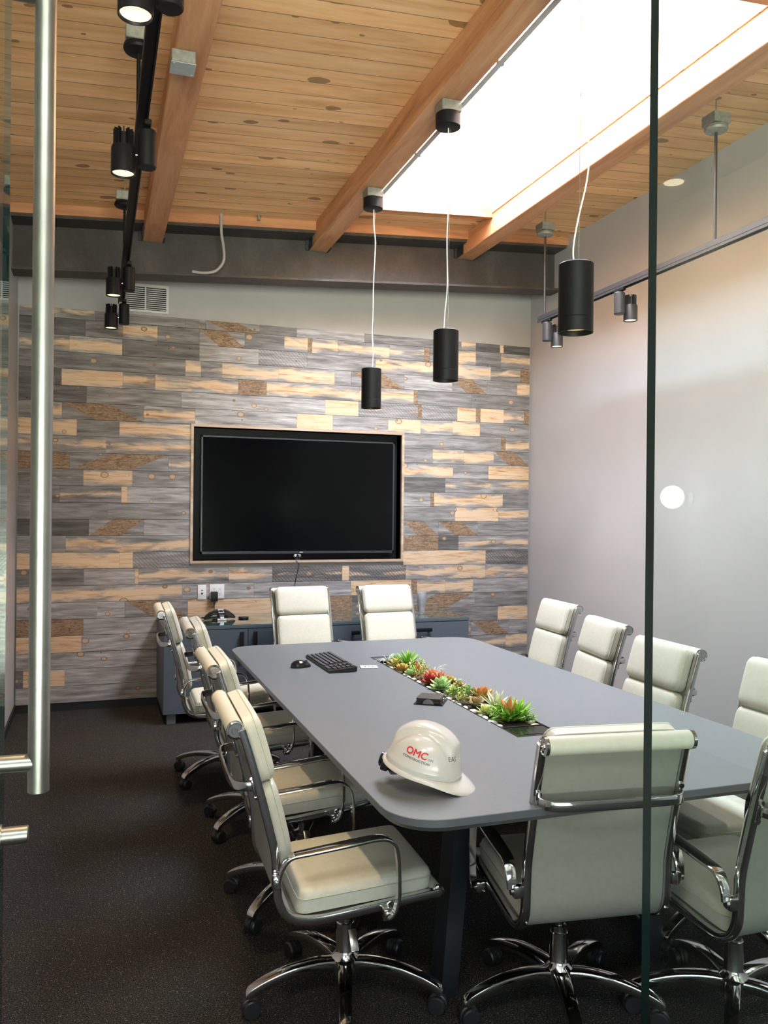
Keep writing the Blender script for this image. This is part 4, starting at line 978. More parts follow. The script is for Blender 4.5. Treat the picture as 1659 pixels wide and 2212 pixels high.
PL = [  # kind, mats, x, y, scale, colour words
 ('air', ['frost'], 1.395, 3.955, 1.0, 'pale wispy air plant at the far end of the table trough'),
 ('spiky', ['mint'], 1.440, 3.945, .8, 'small grey green spiky succulent at the far end of the trough'),
 ('bushy', ['olive', 'jade'], 1.500, 3.940, .8, 'low brownish bushy succulent at the far right corner of the trough'),
 ('rosette', ['olive'], 1.400, 3.850, 1.1, 'olive and yellow rosette near the far left of the trough'),
 ('spiky', ['bright'], 1.460, 3.835, 1.35, 'tall bright green spiky succulent near the far end of the trough'),
 ('cup', ['red'], 1.502, 3.845, .8, 'dark red leaved succulent on the right edge behind the tall green one'),
 ('rosette', ['gold', 'olive'], 1.395, 3.740, 1.0, 'yellow gold rosette on the left edge beside the tall green succulent'),
 ('bushy', ['yellow', 'mint'], 1.490, 3.720, 1.1, 'light green bushy succulent on the right, before the tall green one'),
 ('cup', ['mint'], 1.398, 3.640, .9, 'blue green cup shaped succulent on the left edge of the trough'),
 ('spiky', ['bright', 'orange'], 1.440, 3.655, .85, 'green succulent with rusty orange tips left of the light green bush'),
 ('bushy', ['olive', 'gold'], 1.405, 3.540, 1.0, 'olive brown knobbly bush on the left edge of the trough'),
 ('air', ['frost'], 1.500, 3.590, 1.1, 'white curling air plant on the right edge of the trough'),
 ('rosette', ['pink', 'orange'], 1.460, 3.520, 1.15, 'coral pink rosette in the middle of the trough'),
 ('agave', ['red'], 1.405, 3.420, 1.05, 'deep red agave shaped succulent on the left edge'),
 ('spiky', ['orange', 'pink'], 1.465, 3.430, .95, 'orange red spiky succulent beside the deep red one'),
 ('cup', ['olive'], 1.505, 3.420, 1.0, 'brown green cup succulent on the right edge beside the orange one'),
 ('agave', ['mint'], 1.410, 3.285, 1.25, 'large mint green agave shaped succulent with pointed leaves'),
 ('rosette', ['red', 'orange'], 1.500, 3.310, .8, 'small red rosette on the right edge of the trough'),
 ('bushy', ['yellow', 'bright'], 1.405, 3.150, 1.1, 'yellow green bushy succulent on the left edge before the mint one'),
 ('bushy', ['bright', 'mint'], 1.462, 3.130, 1.1, 'fresh green leafy bush in the middle of the trough'),
 ('cup', ['jade'], 1.508, 3.170, .9, 'small jade green cup succulent on the right edge'),
 ('agave', ['gold', 'orange'], 1.480, 3.030, 1.35, 'large golden orange agave shaped succulent'),
 ('cup', ['jade'], 1.430, 2.975, 1.15, 'jade green cup succulent with brown edges on the left side'),
 ('air', ['pale'], 1.505, 2.940, .8, 'cream wispy air plant on the right edge behind the pale spiky one'),
 ('spiky', ['pale'], 1.465, 2.880, 1.3, 'pale yellow green spiky succulent with white edged leaves'),
 ('agave', ['yellow'], 1.400, 2.845, .85, 'small yellow green agave shaped succulent on the left edge'),
 ('bushy', ['bright', 'bright'], 1.400, 2.735, 1.25, 'dense bright green bush at the near left of the trough'),
 ('spiky', ['bright', 'orange'], 1.445, 2.735, 1.35, 'large spiky succulent with orange centre at the near end'),
 ('spiky', ['bright'], 1.478, 2.740, 1.3, 'bright green spiky succulent at the near right of the trough'),
 ('bushy', ['bright', 'yellow'], 1.505, 2.790, 1.1, 'bright green bush on the right edge at the near end'),
 ('bushy', ['bright', 'mint'], 1.500, 2.700, .95, 'small green bush at the near right corner of the trough'),
 ('bushy', ['mint', 'bright'], 1.445, 3.895, .9, 'green bush between the far air plant and the tall green succulent'),
 ('bushy', ['yellow', 'mint'], 1.445, 3.745, 1.0, 'yellow green bush in the middle behind the rusty tipped succulent'),
 ('bushy', ['jade', 'olive'], 1.455, 3.590, 1.0, 'brownish green bush between the coral rosette and the rusty tipped one'),
 ('bushy', ['yellow', 'bright'], 1.450, 3.350, 1.0, 'green bush in the middle behind the mint agave shaped succulent'),
 ('bushy', ['mint', 'yellow'], 1.462, 3.225, 1.05, 'pale green bush right of the mint agave shaped succulent'),
 ('bushy', ['olive', 'yellow'], 1.400, 3.055, .9, 'olive green bush on the left edge before the golden succulent'),
 ('bushy', ['bright', 'mint'], 1.510, 3.060, .9, 'green bush on the right edge beside the golden succulent'),
 ('bushy', ['bright', 'yellow'], 1.440, 2.815, 1.0, 'green bush in the middle just behind the near spiky succulents'),
]
rng = random.Random(5); cache = {}
for i, (k, mats, x, y, s, lab) in enumerate(PL):
    key = (k, tuple(mats))
    if key not in cache: cache[key] = plant_mesh(k, mats, i)
    o = bpy.data.objects.new('succulent', cache[key]); COL.objects.link(o)
    o.location = (x, y, TZ - 0.012); o.rotation_euler = (rng.uniform(-.12, .12), rng.uniform(-.12, .12), rng.uniform(0, 6.28)); o.scale = (s * 1.2,) * 3
    tag(o, lab, 'succulent', 'succulents in the table trough')
def pebble_mesh(seed):
    r = random.Random(seed); b = MB(); bmesh.ops.create_icosphere(b.bm, subdivisions=2, radius=1)
    for v in b.bm.verts: v.co = Vector((v.co.x * (1 + .1 * math.sin(3 * v.co.y + seed)), v.co.y * .72, v.co.z * .5)) * .013
    return b
pm = pebble_mesh(1).build('pebble', M['pebble'], angle=180); first = True
for k in range(46):
    y = 2.665 + 1.30 * k / 45 + rng.uniform(-.015, .015); x = (1.372 if k % 2 == 0 else rng.uniform(1.40, 1.512)) + rng.uniform(-.003, .006)
    o = pm if first else pm.copy()
    if not first: COL.objects.link(o)
    first = False
    o.location = (x, y, TZ - 0.006); o.rotation_euler = (rng.uniform(-.3, .3), rng.uniform(-.3, .3), rng.uniform(0, 6.28)); sc_ = rng.uniform(1.0, 1.6); o.scale = (sc_, sc_, sc_)
    tag(o, 'smooth white pebble lying between the succulents in the table trough', 'pebble', 'white pebbles in the trough')
o = pebble_mesh(4).build('pebble', M['pebble_tan'], angle=180); o.location = (1.505, 2.655, TZ - 0.008); o.scale = (1.7, 1.3, 1.3); o.rotation_euler = (0, 0, .3)
tag(o, 'tan pebble at the near right corner of the trough', 'pebble')

# ------------------------------------------------------------------ things on the table
# keyboard
t = thing('keyboard', 'black computer keyboard lying on the far left of the table', 'keyboard', (1.102, 3.975, TZ), R(-89))
KW, KD = 0.222, 0.068
b = MB(); b.hexa([(-KW, -KD, 0.001), (KW, -KD, 0.001), (KW, KD, 0.004), (-KW, KD, 0.004), (-KW, -KD, 0.012), (KW, -KD, 0.012), (KW, KD, 0.024), (-KW, KD, 0.024)]); b.build('body', M['black_plastic'], t)
b = MB()
for r_ in range(6):
    y = -KD + 0.012 + r_ * 0.0222
    x = -KW + 0.008; ks = [0.0165] * 24
    if r_ == 0: ks = [.018, .018, .018, .095, .018, .018, .018, .018] + [.0165] * 9
    zt = 0.0125 + (y + KD) / (2 * KD) * 0.012
    for w in ks:
        if x + w > KW - 0.006: break
        if abs(x + w / 2 - 0.092) > 0.010 and abs(x + w / 2 - 0.160) > 0.006:
            b.box(x, x + w - 0.002, y - 0.0085, y + 0.0085, zt - 0.001, zt + 0.004, bev=0.001, seg=1)
        x += w + 0.0015
b.build('keys', plain('key_black', (0.022, 0.022, 0.024), 0.5, noise=0.05), t)
b = MB(); b.box(-KW + 0.02, -KW + 0.05, KD - 0.016, KD - 0.006, 0.0005, 0.010); b.box(KW - 0.05, KW - 0.02, KD - 0.016, KD - 0.006, 0.0005, 0.010); b.build('feet', M['black_plastic'], t)
# mouse
b = MB(); prof = []
bmesh.ops.create_uvsphere(b.bm, u_segments=28, v_segments=16, radius=1)
for v in b.bm.verts:
    z = max(v.co.z, -0.15); v.co = Vector((v.co.x * .031 * (1 - .12 * v.co.y), v.co.y * .052, (z + .15) * .030 * (1 - .18 * v.co.y)))
t = thing('computer_mouse', 'black computer mouse left of the keyboard on the table', 'mouse', (0.945, 3.945, TZ + 0.0005), R(-82))
b.build('body', M['black_gloss'], t, angle=60)
b = MB(); b.lathe([(0.0075, -0.003), (0.009, 0), (0.0075, 0.003)], (0, 0.026, 0.024), (1, 0, 0), n=20); b.build('scroll_wheel', M['bezel'], t)
# little white card
t = thing('table_plate', 'small white plate with three marks lying right of the keyboard', 'plate', (1.262, 3.848, TZ), R(-12))
b = MB(); b.box(-0.042, 0.042, -0.034, 0.034, 0.0005, 0.0045, bev=0.0015); b.build('plate', plain('off_white', (0.72, 0.70, 0.69), 0.5, noise=0.02), t)
b = MB()
for x in (-0.018, 0, 0.018): b.box(x - 0.0014, x + 0.0014, -0.016, 0.014, 0.0045, 0.0050); b.box(x - 0.005, x + 0.005, -0.002, 0.001, 0.0045, 0.0050)
b.build('marks', M['bezel'], t)
# coaster holder
t = thing('coaster_holder', 'dark steel coaster holder on the table beside the planted trough', 'coaster holder', (1.270, 3.073, TZ), R(-33))
b = MB(); b.box(-0.058, 0.058, -0.058, 0.058, 0.0005, 0.003); b.build('base', M['black_metal'], t)
for a in range(4):
    mt = Matrix.Rotation(a * math.pi / 2, 4, 'Z'); b = MB(); n = 12
    A = [mt @ Vector((0.022 * math.cos(math.pi * k / n), -0.0535, 0.003 + 0.020 * math.sin(math.pi * k / n))) for k in range(n + 1)]
    B = [mt @ Vector((0.022 * math.cos(math.pi * k / n), -0.0515, 0.003 + 0.020 * math.sin(math.pi * k / n))) for k in range(n + 1)]
    ra, rb = b.ring(A), b.ring(B); b.cap(ra); b.cap(rb, 0, True); b.bridge(ra, rb, 0, False); b.build('clip', M['chrome_dark'] if a % 2 == 0 else M['chrome'], t)
wl = ['bottom', 'second', 'third', 'top']
for k in range(4):
    b = MB(); b.box(-0.049, 0.049, -0.049, 0.049, 0, 0.0052, bev=0.0012, seg=1); o = b.build('coaster', M['pebbles_dk'])
    o.location = (1.270, 3.073, TZ + 0.0035 + k * 0.0056); o.rotation_euler = (0, 0, R(-33 + rng.uniform(-2, 2)))
    tag(o, 'dark square coaster, %s of the stack in the steel holder' % wl[k], 'coaster', 'stack of dark coasters')

# ------------------------------------------------------------------ hard hat
HA, HW_, HH = 0.122, 0.104, 0.128
hat = thing('hard_hat', 'white hard hat with red letters lying on the near end of the table', 'hard hat', (0.868, 2.150, TZ + 0.052), R(-130))
hat.rotation_euler = (R(-13), 0, R(-130)); hat.scale = (0.88, 0.88, 0.88)
def hat_pt(th, s, off=0.0):          # th: 0 = right (+x), 90 = front (+y); s: 0 rim .. 1 crown
    ph = s * math.pi / 2
    c_, s_ = math.cos(ph), math.sin(ph)
    k = c_ ** 0.86; x = HW_ * k * math.cos(th); y = HA * k * math.sin(th); z = HH * s_ ** 1.02
    ridge = 0.013 * math.exp(-(x / 0.040) ** 10) * (1 - math.exp(-((z - 0.035) / 0.03) ** 2)) * (1 if z > 0.035 else 0)
    ridge *= max(0, min(1, (0.104 - y) / 0.02)) * max(0, min(1, (y + 0.115) / 0.02))
    ridge -= 0.0045 * math.exp(-((abs(x) - 0.053) / 0.006) ** 2) * max(0, min(1, (z - 0.05) / 0.03))
    band = 0.0035 * math.exp(-((z - 0.016) / 0.007) ** 2)
    n = Vector((x / HW_ ** 2, y / HA ** 2, z / HH ** 2 + 1e-6)).normalized()
    return Vector((x, y, z)) + n * (ridge + band + off)
b = MB(); NT, NS = 96, 30; rows = []
def rim_pt(th, k):
    fr = max(0.0, math.sin(th)) ** 3; bk = max(0.0, -math.sin(th)) ** 4; sd = abs(math.cos(th))
    ext = (0.010 + 0.050 * fr + 0.002 * bk) * k
    z = -0.006 * k - 0.004 * sd * k - 0.020 * fr * k ** 1.2 + 0.004 * math.sin(k * 3.14) 
    d = Vector((HW_ * math.cos(th), HA * math.sin(th), 0)); n = Vector((math.cos(th) / HW_, math.sin(th) / HA, 0)).normalized()
    return d + n * ext + Vector((0, 0, z))
for k in (1.0, 0.97, 0.8, 0.55, 0.3, 0.1):
    rows.append(b.ring([rim_pt(2 * math.pi * i / NT, k) + Vector((0, 0, 0.0 if k == 1 else 0.0015)) for i in range(NT)]))
for j in range(NS):
    s = j / NS; rows.append(b.ring([hat_pt(2 * math.pi * i / NT, s) for i in range(NT)]))
for i in range(len(rows) - 1): b.bridge(rows[i], rows[i + 1])
topv = b.bm.verts.new(hat_pt(0, 0.9999))
for i in range(NT): b.bm.faces.new((rows[-1][i], rows[-1][(i + 1) % NT], topv))
inner = [b.ring([rim_pt(2 * math.pi * i / NT, 0.99) - Vector((0, 0, 0.0022)) for i in range(NT)]), b.ring([rim_pt(2 * math.pi * i / NT, 0.05) - Vector((0, 0, 0.002)) for i in range(NT)])]
for j in range(0, 10): inner.append(b.ring([hat_pt(2 * math.pi * i / NT, j / 10.0) * 0.965 for i in range(NT)]))
b.bridge(inner[0], rows[0])
for i in range(len(inner) - 1): b.bridge(inner[i + 1], inner[i])
iv = b.bm.verts.new(hat_pt(0, 0.9999) * 0.96)
for i in range(NT): b.bm.faces.new((inner[-1][(i + 1) % NT], inner[-1][i], iv))
b.build('shell', M['hat'], hat, angle=55, recalc=True)
# vents: three flat slots either side of the ridge
for k in range(3):
    for sx in (0, 1):
        th0 = R(72 - 30 * 0 - 0) ; s0 = 0
        y0_ = 0.030 - k * 0.026
        P = []
        for dy, dx in ((0, 0), (-0.016, 0), (-0.016, 0.004), (0, 0.004)):
            x = (0.0280 + dx) * (1 if sx == 0 else -1); y = y0_ + dy
            q = max(0, 1 - (x / HW_) ** 2 - (y / HA) ** 2); P.append(Vector((x, y, HH * q ** 0.52 + 0.0148 - dx * 0.2)))
        b = MB(); f = b.ring(P); b.cap(f); b.build('vent_slot', M['bezel'], hat, recalc=False)
# suspension band and ratchet
b = MB(); n = 60
A = [Vector((0.090 * math.cos(2 * math.pi * i / n), 0.108 * math.sin(2 * math.pi * i / n), 0)) for i in range(n)]
lo = b.ring([p + Vector((0, 0, -0.004 - (0.036 if p.y < -0.02 else 0.0) * min(1, (-p.y - 0.02) / 0.06))) for p in A]); hi = b.ring([p + Vector((0, 0, 0.022)) for p in A])
lo2 = b.ring([v.co * 0.97 for v in lo]); hi2 = b.ring([v.co * 0.97 for v in hi])
b.bridge(lo, hi); b.bridge(hi2, lo2); b.bridge(lo2, lo); b.bridge(hi, hi2)
b.build('suspension_band', M['black_plastic'], hat)
b = MB(); b.box(-0.055, 0.055, -0.124, -0.098, -0.042, -0.004, bev=0.007); b.lathe([(0.020, 0), (0.0235, 0.003), (0.0235, 0.018), (0.019, 0.021)], (0, -0.122, -0.026), (0, -1, 0), n=24)
b.build('ratchet', M['black_gloss'], hat)
def text_on_hat(txt, size, th0, z0, tilt, mat, name, bold=0.0, space=1.0):
    cu = bpy.data.curves.new(name, 'FONT'); cu.body = txt; cu.size = size; cu.align_x = 'CENTER'; cu.space_character = space; cu.resolution_u = 4
    tmp = bpy.data.objects.new('tmp', cu); COL.objects.link(tmp)
    bpy.context.view_layer.update()
    dg = bpy.context.evaluated_depsgraph_get()
    me = bpy.data.meshes.new_from_object(tmp.evaluated_get(dg)); bpy.data.objects.remove(tmp); bpy.data.curves.remove(cu)
    bm = bmesh.new(); bm.from_mesh(me); bpy.data.meshes.remove(me)
    bmesh.ops.triangulate(bm, faces=bm.faces[:])
    for _ in range(2):
        es = [e for e in bm.edges if e.calc_length() > size * 0.25]
        if es: bmesh.ops.subdivide_edges(bm, edges=es, cuts=1); bmesh.ops.triangulate(bm, faces=bm.faces[:])
    if bold:
        g0 = bm.verts[:] + bm.edges[:] + bm.faces[:]
        for dx_, dy_ in ((bold, 0), (-bold, 0), (0, bold), (0, -bold)):
            r_ = bmesh.ops.duplicate(bm, geom=g0)
            for v in r_['geom']:
                if isinstance(v, bmesh.types.BMVert): v.co.x += dx_; v.co.y += dy_
    for v in bm.verts:
        x, y = v.co.x, v.co.y
        xr = x * math.cos(tilt) - y * math.sin(tilt); yr = x * math.sin(tilt) + y * math.cos(tilt)
        z = z0 + yr; s = math.asin(min(0.99, (z / HH) ** (1 / 1.02))) / (math.pi / 2)
        rad = math.hypot(HW_ * math.cos(th0), HA * math.sin(th0)) * math.cos(s * math.pi / 2) ** 0.86
        v.co = hat_pt(th0 + xr / rad, s, 0.0009)
    me = bpy.data.meshes.new(name); bm.to_mesh(me); bm.free(); me.materials.append(mat)
    o = bpy.data.objects.new(name, me); COL.objects.link(o); o.parent = hat; return o
text_on_hat('OMC', 0.027, R(-4), 0.056, R(-3), M['red_ink'], 'red_letters', 0.0007, 1.0)
text_on_hat('CONSTRUCTION', 0.0098, R(-2), 0.043, R(-3), M['dark_ink'], 'small_letters', 0.00012, 1.05)
text_on_hat('OM', 0.0098, R(21), 0.053, R(-3), M['dark_ink'], 'small_letters')
text_on_hat('EAS', 0.019, R(63), 0.060, R(0), M['dark_ink'], 'front_letters')
text_on_hat('_______', 0.006, R(64), 0.054, R(0), M['dark_ink'], 'front_letters')

# ------------------------------------------------------------------ office chairs
PR = catmull([(0, -.352, .912), (0, -.328, .835), (0, -.300, .735), (0, -.273, .63), (0, -.257, .56), (0, -.252, .49), (0, -.247, .435), (0, -.225, .392), (0, -.185, .370), (0, -.12, .366), (0, -.02, .374), (0, .10, .386), (0, .18, .394), (0, .225, .398)], 6)
CUM = [0.0]
for i in range(1, len(PR)): CUM.append(CUM[-1] + (PR[i] - PR[i - 1]).length)
def pat(s):
    if s <= 0: t = (PR[1] - PR[0]).normalized(); p = PR[0] + t * s
    elif s >= CUM[-1]: t = (PR[-1] - PR[-2]).normalized(); p = PR[-1] + t * (s - CUM[-1])
    else:
        i = next(k for k in range(1, len(CUM)) if CUM[k] >= s); f = (s - CUM[i - 1]) / (CUM[i] - CUM[i - 1]); p = PR[i - 1].lerp(PR[i], f)
        a = PR[min(i + 1, len(PR) - 1)] - PR[max(i - 2, 0)]; t = a.normalized()
    return p, Vector((0, -t.z, t.y))
def cushion(name, s0, s1, hw, T, parent, off=0.004, straight=False):
    b = MB(); side = 0.58
    L = s1 - s0; r = 0.035; w = 0.030
    def cs(n):
        c_ = [0, .25, .5, .75, 1]; a = [-1 + (k / 5.0) * 0.14 for k in range(6)]; m_ = [-0.86 + 1.72 * k / (n) for k in range(1, n)]; return a + m_ + [-x for x in a[::-1]]
    U = cs(8); S = cs(10)
    pa, na = pat(s0); pb, nb = pat(s1)
    def P(x, s, h):
        if straight:
            f = (s - s0) / L; p = pa.lerp(pb, f); n_ = (na + nb).normalized()
        else: p, n_ = pat(s)
        return Vector((x, p.y, p.z)) + n_ * (off + h)
    grid = []; plan = []
    for v in S:
        row = []; pr = []
        for u in U:
            x = u * hw; y = v * L / 2
            ax, ay = abs(x) - (hw - r), abs(y) - (L / 2 - r)
            if ax > 0 and ay > 0:
                # map the square corner onto the rounded one
                m_ = max(ax, ay); d = math.hypot(ax, ay); k = m_ / d
                ax2, ay2 = ax * k, ay * k; x = math.copysign(hw - r + ax2, x); y = math.copysign(L / 2 - r + ay2, y); dist = r - m_
            else: dist = min(hw - abs(x), L / 2 - abs(y))
            q = min(1, max(0, dist) / w); dome = 1 - (1 - q) ** 2
            h = T * (side + (1 - side) * (math.sqrt(max(0, dome)) * 0.80 + 0.20 * (1 - (x / hw) ** 2) * (1 - (2 * y / L) ** 2)))
            row.append(b.bm.verts.new(P(x, s0 + L / 2 + y, h))); pr.append((x, s0 + L / 2 + y))
        grid.append(row); plan.append(pr)
    nS, nU = len(S), len(U)
    for i in range(nS - 1):
        for j in range(nU - 1): f = b.bm.faces.new((grid[i][j], grid[i][j + 1], grid[i + 1][j + 1], grid[i + 1][j])); f.smooth = True
    bd = [(0, j) for j in range(nU)] + [(i, nU - 1) for i in range(1, nS)] + [(nS - 1, j) for j in range(nU - 2, -1, -1)] + [(i, 0) for i in range(nS - 2, 0, -1)]
    top = [grid[i][j] for i, j in bd]; low = b.ring([P(*plan[i][j], 0.0) for i, j in bd]); b.bridge(top, low)
    cen = b.bm.verts.new(P(0, s0 + L / 2, 0.0))
    for i in range(len(low)): b.bm.faces.new((low[i], cen, low[(i + 1) % len(low)]))
    o = b.build(name, M['leather'], parent, angle=60)
    p_ = MB(); pts = [P(plan[i][j][0] * 1.004, plan[i][j][1], T * side) for i, j in bd]; rs = []
    n = len(pts)
    for i in range(n):
        t_ = (pts[(i + 1) % n] - pts[i - 1]); t_ = t_.normalized() if t_.length > 1e-7 else Vector((1, 0, 0))
        a_ = t_.orthogonal().normalized(); b_ = t_.cross(a_)
        ref = Vector((0.3, 0.5, 0.8)); a_ = (ref - t_ * ref.dot(t_)).normalized(); b_ = t_.cross(a_)
        rs.append(p_.ring([pts[i] + (a_ * math.cos(k * 2.094) + b_ * math.sin(k * 2.094)) * 0.0018 for k in range(3)]))
    for i in range(n): p_.bridge(rs[i], rs[(i + 1) % n])
    p_.build('piping', M['piping'], o, angle=180)
    return o

def make_chair():
    c = thing('office_chair', '', 'chair', (0, 0, 0))
    TOT = CUM[-1]
    # shell: thin leather sheet slung between the rails
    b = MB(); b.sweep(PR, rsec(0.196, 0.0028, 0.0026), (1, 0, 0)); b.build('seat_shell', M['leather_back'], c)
    # cushions
    cushion('back_cushion', -0.022, 0.172, 0.190, 0.052, c, off=0.010)
    cushion('back_cushion', 0.175, 0.420, 0.190, 0.048, c, off=0.008)
    sA = next(CUM[i] for i in range(len(PR)) if PR[i].y > -0.205 and PR[i].z < 0.40)
    cushion('seat_cushion', sA + 0.01, TOT - 0.012, 0.190, 0.068, c, straight=True)
    # rolls at both ends of the sheet, with chrome end discs
    p0 = PR[0]; p1 = PR[-1]
    b = MB(); b.cyl((-0.200, p0.y - .017, p0.z), (0.200, p0.y - .017, p0.z), 0.0245, n=28); b.build('top_roll', M['leather'], c)
    b = MB(); b.cyl((-0.200, p1.y, p1.z), (0.200, p1.y, p1.z), 0.017, n=24); b.build('front_roll', M['leather'], c)
    for s in (-1, 1):
        for p, r in ((p0, 0.0255), (p1, 0.019)):
            b = MB(); b.lathe([(r - 0.002, 0), (r, 0.002), (r, 0.010), (r - 0.004, 0.0125), (r - 0.006, 0.0095), (r * 0.45, 0.0095), (r * 0.40, 0.0125), (r * 0.2, 0.0125), (r * 0.15, 0.009)], (s * 0.200, p.y - (.017 if p is p0 else 0), p.z), (s, 0, 0), n=28); b.build('end_disc', M['chrome'], c)
    for s in (-1, 1):
        b = MB(); b.sweep([q + Vector((s * 0.2065, 0, 0)) for q in PR], rsec(0.0105, 0.0115, 0.003), (1, 0, 0)); b.build('side_rail', M['chrome'], c)
        # armrest
        ap = catmull([(0, -.254, .500), (0, -.246, .535), (0, -.222, .566), (0, -.17, .574), (0, -.06, .585), (0, .01, .592), (0, .052, .588), (0, .078, .564), (0, .087, .522), (0, .090, .450), (0, .088, .412), (0, .078, .378), (0, .060, .362)], 5)
        sc_ = []
        for i in range(len(ap)):
            t_ = i / (len(ap) - 1); wd = 0.55 + 0.45 * math.exp(-((t_ - 0.33) / 0.22) ** 2); sc_.append((wd, 1.0))
        b = MB(); b.sweep([q + Vector((s * 0.248, 0, 0)) for q in ap], rsec(0.021, 0.0050, 0.0035), (1, 0, 0), scale=sc_); b.build('armrest', M['chrome'], c)
        for (ya, yb, za, zb2) in ((-.268, -.246, .478, .512), (.048, .074, .352, .384)):
            b = MB(); b.box(0.2175 if s > 0 else -0.245, 0.245 if s > 0 else -0.2175, ya, yb, za, zb2, bev=0.003)
            b.cyl((s * 0.244, (ya + yb) / 2, (za + zb2) / 2), (s * 0.253, (ya + yb) / 2, (za + zb2) / 2), 0.009, n=18); b.build('arm_bracket', M['chrome'], c)
    # brace bowed behind the back
    pb, nb = pat(0.165)
    bp = catmull([(-.202, pb.y - .006, pb.z), (-.199, pb.y - .032, pb.z), (-.182, pb.y - .056, pb.z), (-.145, pb.y - .066, pb.z), (-.07, pb.y - .070, pb.z), (.07, pb.y - .070, pb.z), (.145, pb.y - .066, pb.z), (.182, pb.y - .056, pb.z), (.199, pb.y - .032, pb.z), (.202, pb.y - .006, pb.z)], 5)
    b = MB(); b.sweep(bp, rsec(0.0135, 0.0040, 0.0035), (0, 0, 1)); b.build('back_brace', M['chrome'], c)
    for s in (-1, 1):
        b = MB()
        for dz in (-0.026, 0.026):
            q, n_ = pat(0.165 - dz); b.cyl(Vector((s * 0.204, q.y, q.z)) - n_ * 0.010, Vector((s * 0.204, q.y, q.z)) - n_ * 0.018, 0.0085, n=18)
        q, n_ = pat(0.165); b.box(-0.008, 0.008, -0.018, -0.009, -0.034, 0.034, bev=0.003, mat=Matrix.Translation((s * 0.204, q.y, q.z)) @ Matrix.Rotation(R(15), 4, 'X'))
        b.build('brace_mount', M['chrome'], c)
    # cross spreaders, mechanism, lever, lift
    b = MB(); b.box(-0.198, 0.198, -0.075, -0.040, 0.348, 0.360, bev=0.003); b.box(-0.198, 0.198, 0.070, 0.100, 0.362, 0.374, bev=0.003); b.build('spreader', M['chrome_dark'], c)
    b = MB(); b.box(-0.055, 0.055, -0.085, 0.115, 0.318, 0.352, bev=0.008); b.cyl((0, 0, 0.30), (0, 0, 0.320), 0.030, n=24); b.build('tilt_mechanism', M['black_plastic'], c)
    b = MB(); b.tube([(0.05, 0.02, 0.334), (0.15, 0.0, 0.330), (0.205, -0.03, 0.318)], 0.005, 8); b.box(-0.030, 0.030, -0.012, 0.012, -0.005, 0.005, bev=0.003, mat=Matrix.Translation((0.222, -0.035, 0.300)) @ Matrix.Rotation(R(50), 4, 'Y')); b.build('tilt_lever', M['chrome_dark'], c)
    base = MB(); base.lathe([(0.046, 0.088), (0.048, 0.10), (0.044, 0.128), (0.031, 0.142), (0.0275, 0.150), (0.0275, 0.235), (0.0255, 0.238)], n=32)
    base = base.build('star_base', M['chrome'], c)
    b = MB(); b.lathe([(0.022, 0.2385), (0.022, 0.255), (0.0145, 0.256), (0.0145, 0.318)], n=24); b.build('gas_lift', M['chrome_dark'], c)
    lp = catmull([(0, 0.030, 0.112), (0, 0.09, 0.118), (0, 0.17, 0.113), (0, 0.235, 0.098), (0, 0.278, 0.082), (0, 0.297, 0.070), (0, 0.302, 0.060)], 4)
    lb = MB(); n = len(lp)
    lb.sweep(lp, rsec(0.024, 0.017, 0.007), (1, 0, 0), scale=[(1 - 0.38 * i / n, 1 - 0.35 * i / n) for i in range(n)])
    cb = MB()
    for s in (-1, 1):
        cb.lathe([(0.012, 0), (0.024, 0.001), (0.027, 0.004), (0.027, 0.014), (0.024, 0.018), (0.014, 0.0185)], (s * 0.0045, 0.292, 0.0275), (s, 0, 0), n=28)
    cb.box(-0.0038, 0.0038, 0.272, 0.312, 0.018, 0.050, bev=0.002); cb.cyl((0, 0.296, 0.045), (0, 0.296, 0.068), 0.007, n=12)
    cb.lathe([(0.026, 0), (0.0295, 0.002), (0.0295, 0.010), (0.026, 0.012)], (-0.006, 0.292, 0.0285), (1, 0, 0), n=28)
    l0 = lb.build('leg', M['chrome'], base); c0 = cb.build('caster', M['black_plastic'], base)
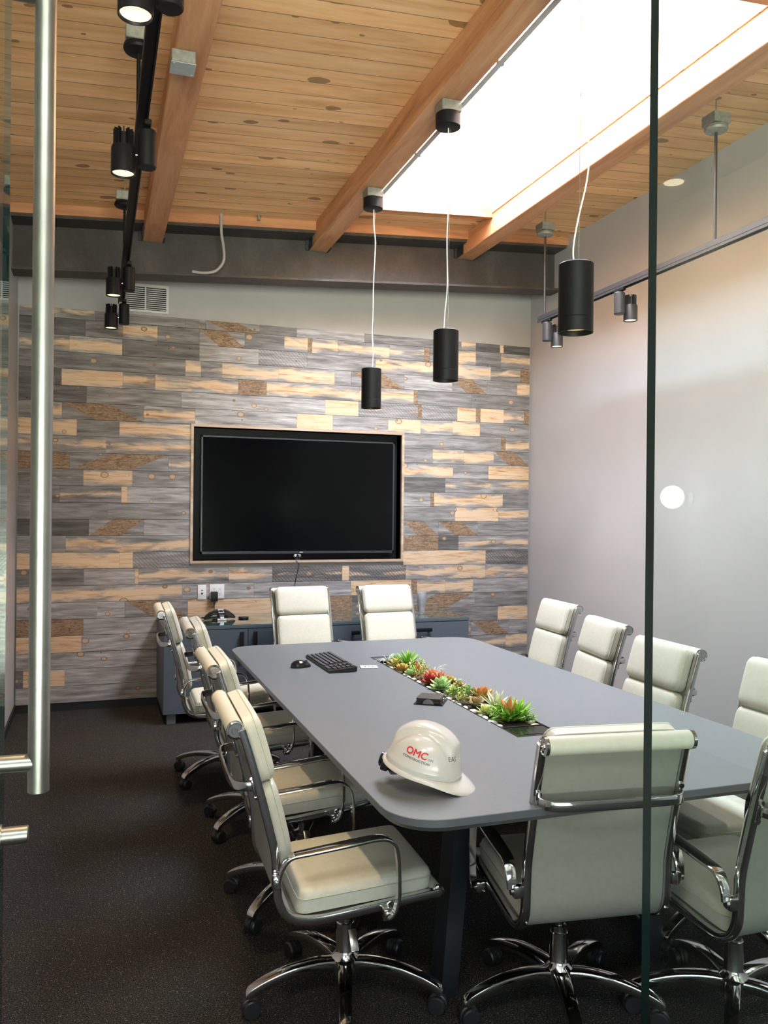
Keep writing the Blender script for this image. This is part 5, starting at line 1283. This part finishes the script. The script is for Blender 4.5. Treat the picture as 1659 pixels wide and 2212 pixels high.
    for k in range(5):
        a = 2 * math.pi * k / 5
        l_ = l0 if k == 0 else l0.copy(); w_ = c0 if k == 0 else c0.copy()
        if k: COL.objects.link(l_); COL.objects.link(w_)
        l_.parent = base; w_.parent = base; l_.rotation_euler = (0, 0, a); w_.rotation_euler = (0, 0, a)
    return c
chair0 = make_chair()
CH = [  # x, y, rotz (local +y is the sitter's front), lift, world phase of the base, label
 (0.737, 2.455, -91.8, -0.010, -106, 'cream leather office chair nearest on the left side, by the table corner'),
 (0.761, 3.118, -90.5, 0.025, -140, 'cream leather office chair second from the near end on the left side'),
 (0.772, 3.945, -91.7, 0.040, -145, 'cream leather office chair third from the near end on the left side'),
 (0.700, 4.723, -91.3, 0.030, -144, 'cream leather office chair farthest on the left side, in front of the cabinet end'),
 (2.460, 4.660, 86.1, 0.0, 20, 'cream leather office chair farthest on the right side, near the wood wall corner'),
 (2.225, 3.830, 80.5, 0.0, 50, 'cream leather office chair second from the far end on the right side'),
 (2.045, 3.070, 87.8, 0.0, 10, 'cream leather office chair on the right side crossed by the glass edge'),
 (2.130, 2.440, 90.0, 0.0, -90, 'cream leather office chair nearest on the right side, cut by the picture edge'),
 (1.390, 5.380, 184.7, 0.025, 0, 'brightly lit cream office chair at the far end, left one before the screen'),
 (2.020, 5.370, 184.9, 0.025, 30, 'brightly lit cream office chair at the far end, right one beside the cups'),
 (1.336, 2.198, -7.5, -0.005, -110, 'cream office chair at the near table end, its back to the viewer'),
 (1.808, 1.992, -1.0, -0.005, -133, 'cream office chair at the near table end seen only through the glass'),
]
for i, (x, y, rz, lift, ph, lab) in enumerate(CH):
    if i == 0:
        c = chair0; proto_kids = list(chair0.children)
    else:
        c = chair0.copy(); COL.objects.link(c)
        for ch in proto_kids:
            d = ch.copy(); COL.objects.link(d); d.parent = c; d.location = (0, 0, 0); d.rotation_euler = (0, 0, 0)
            for g in ch.children:
                e_ = g.copy(); COL.objects.link(e_); e_.parent = d
    c.location = (x, y, 0); c.rotation_euler = (0, 0, R(rz))
    tag(c, lab, 'chair', 'cream office chairs round the table')
    for d in c.children:
        if d.name.split('.')[0] == 'star_base': d.rotation_euler = (0, 0, R(ph - 90 - rz))
        elif d.name.split('.')[0] == 'gas_lift': pass
        else: d.location = (0, 0, lift)
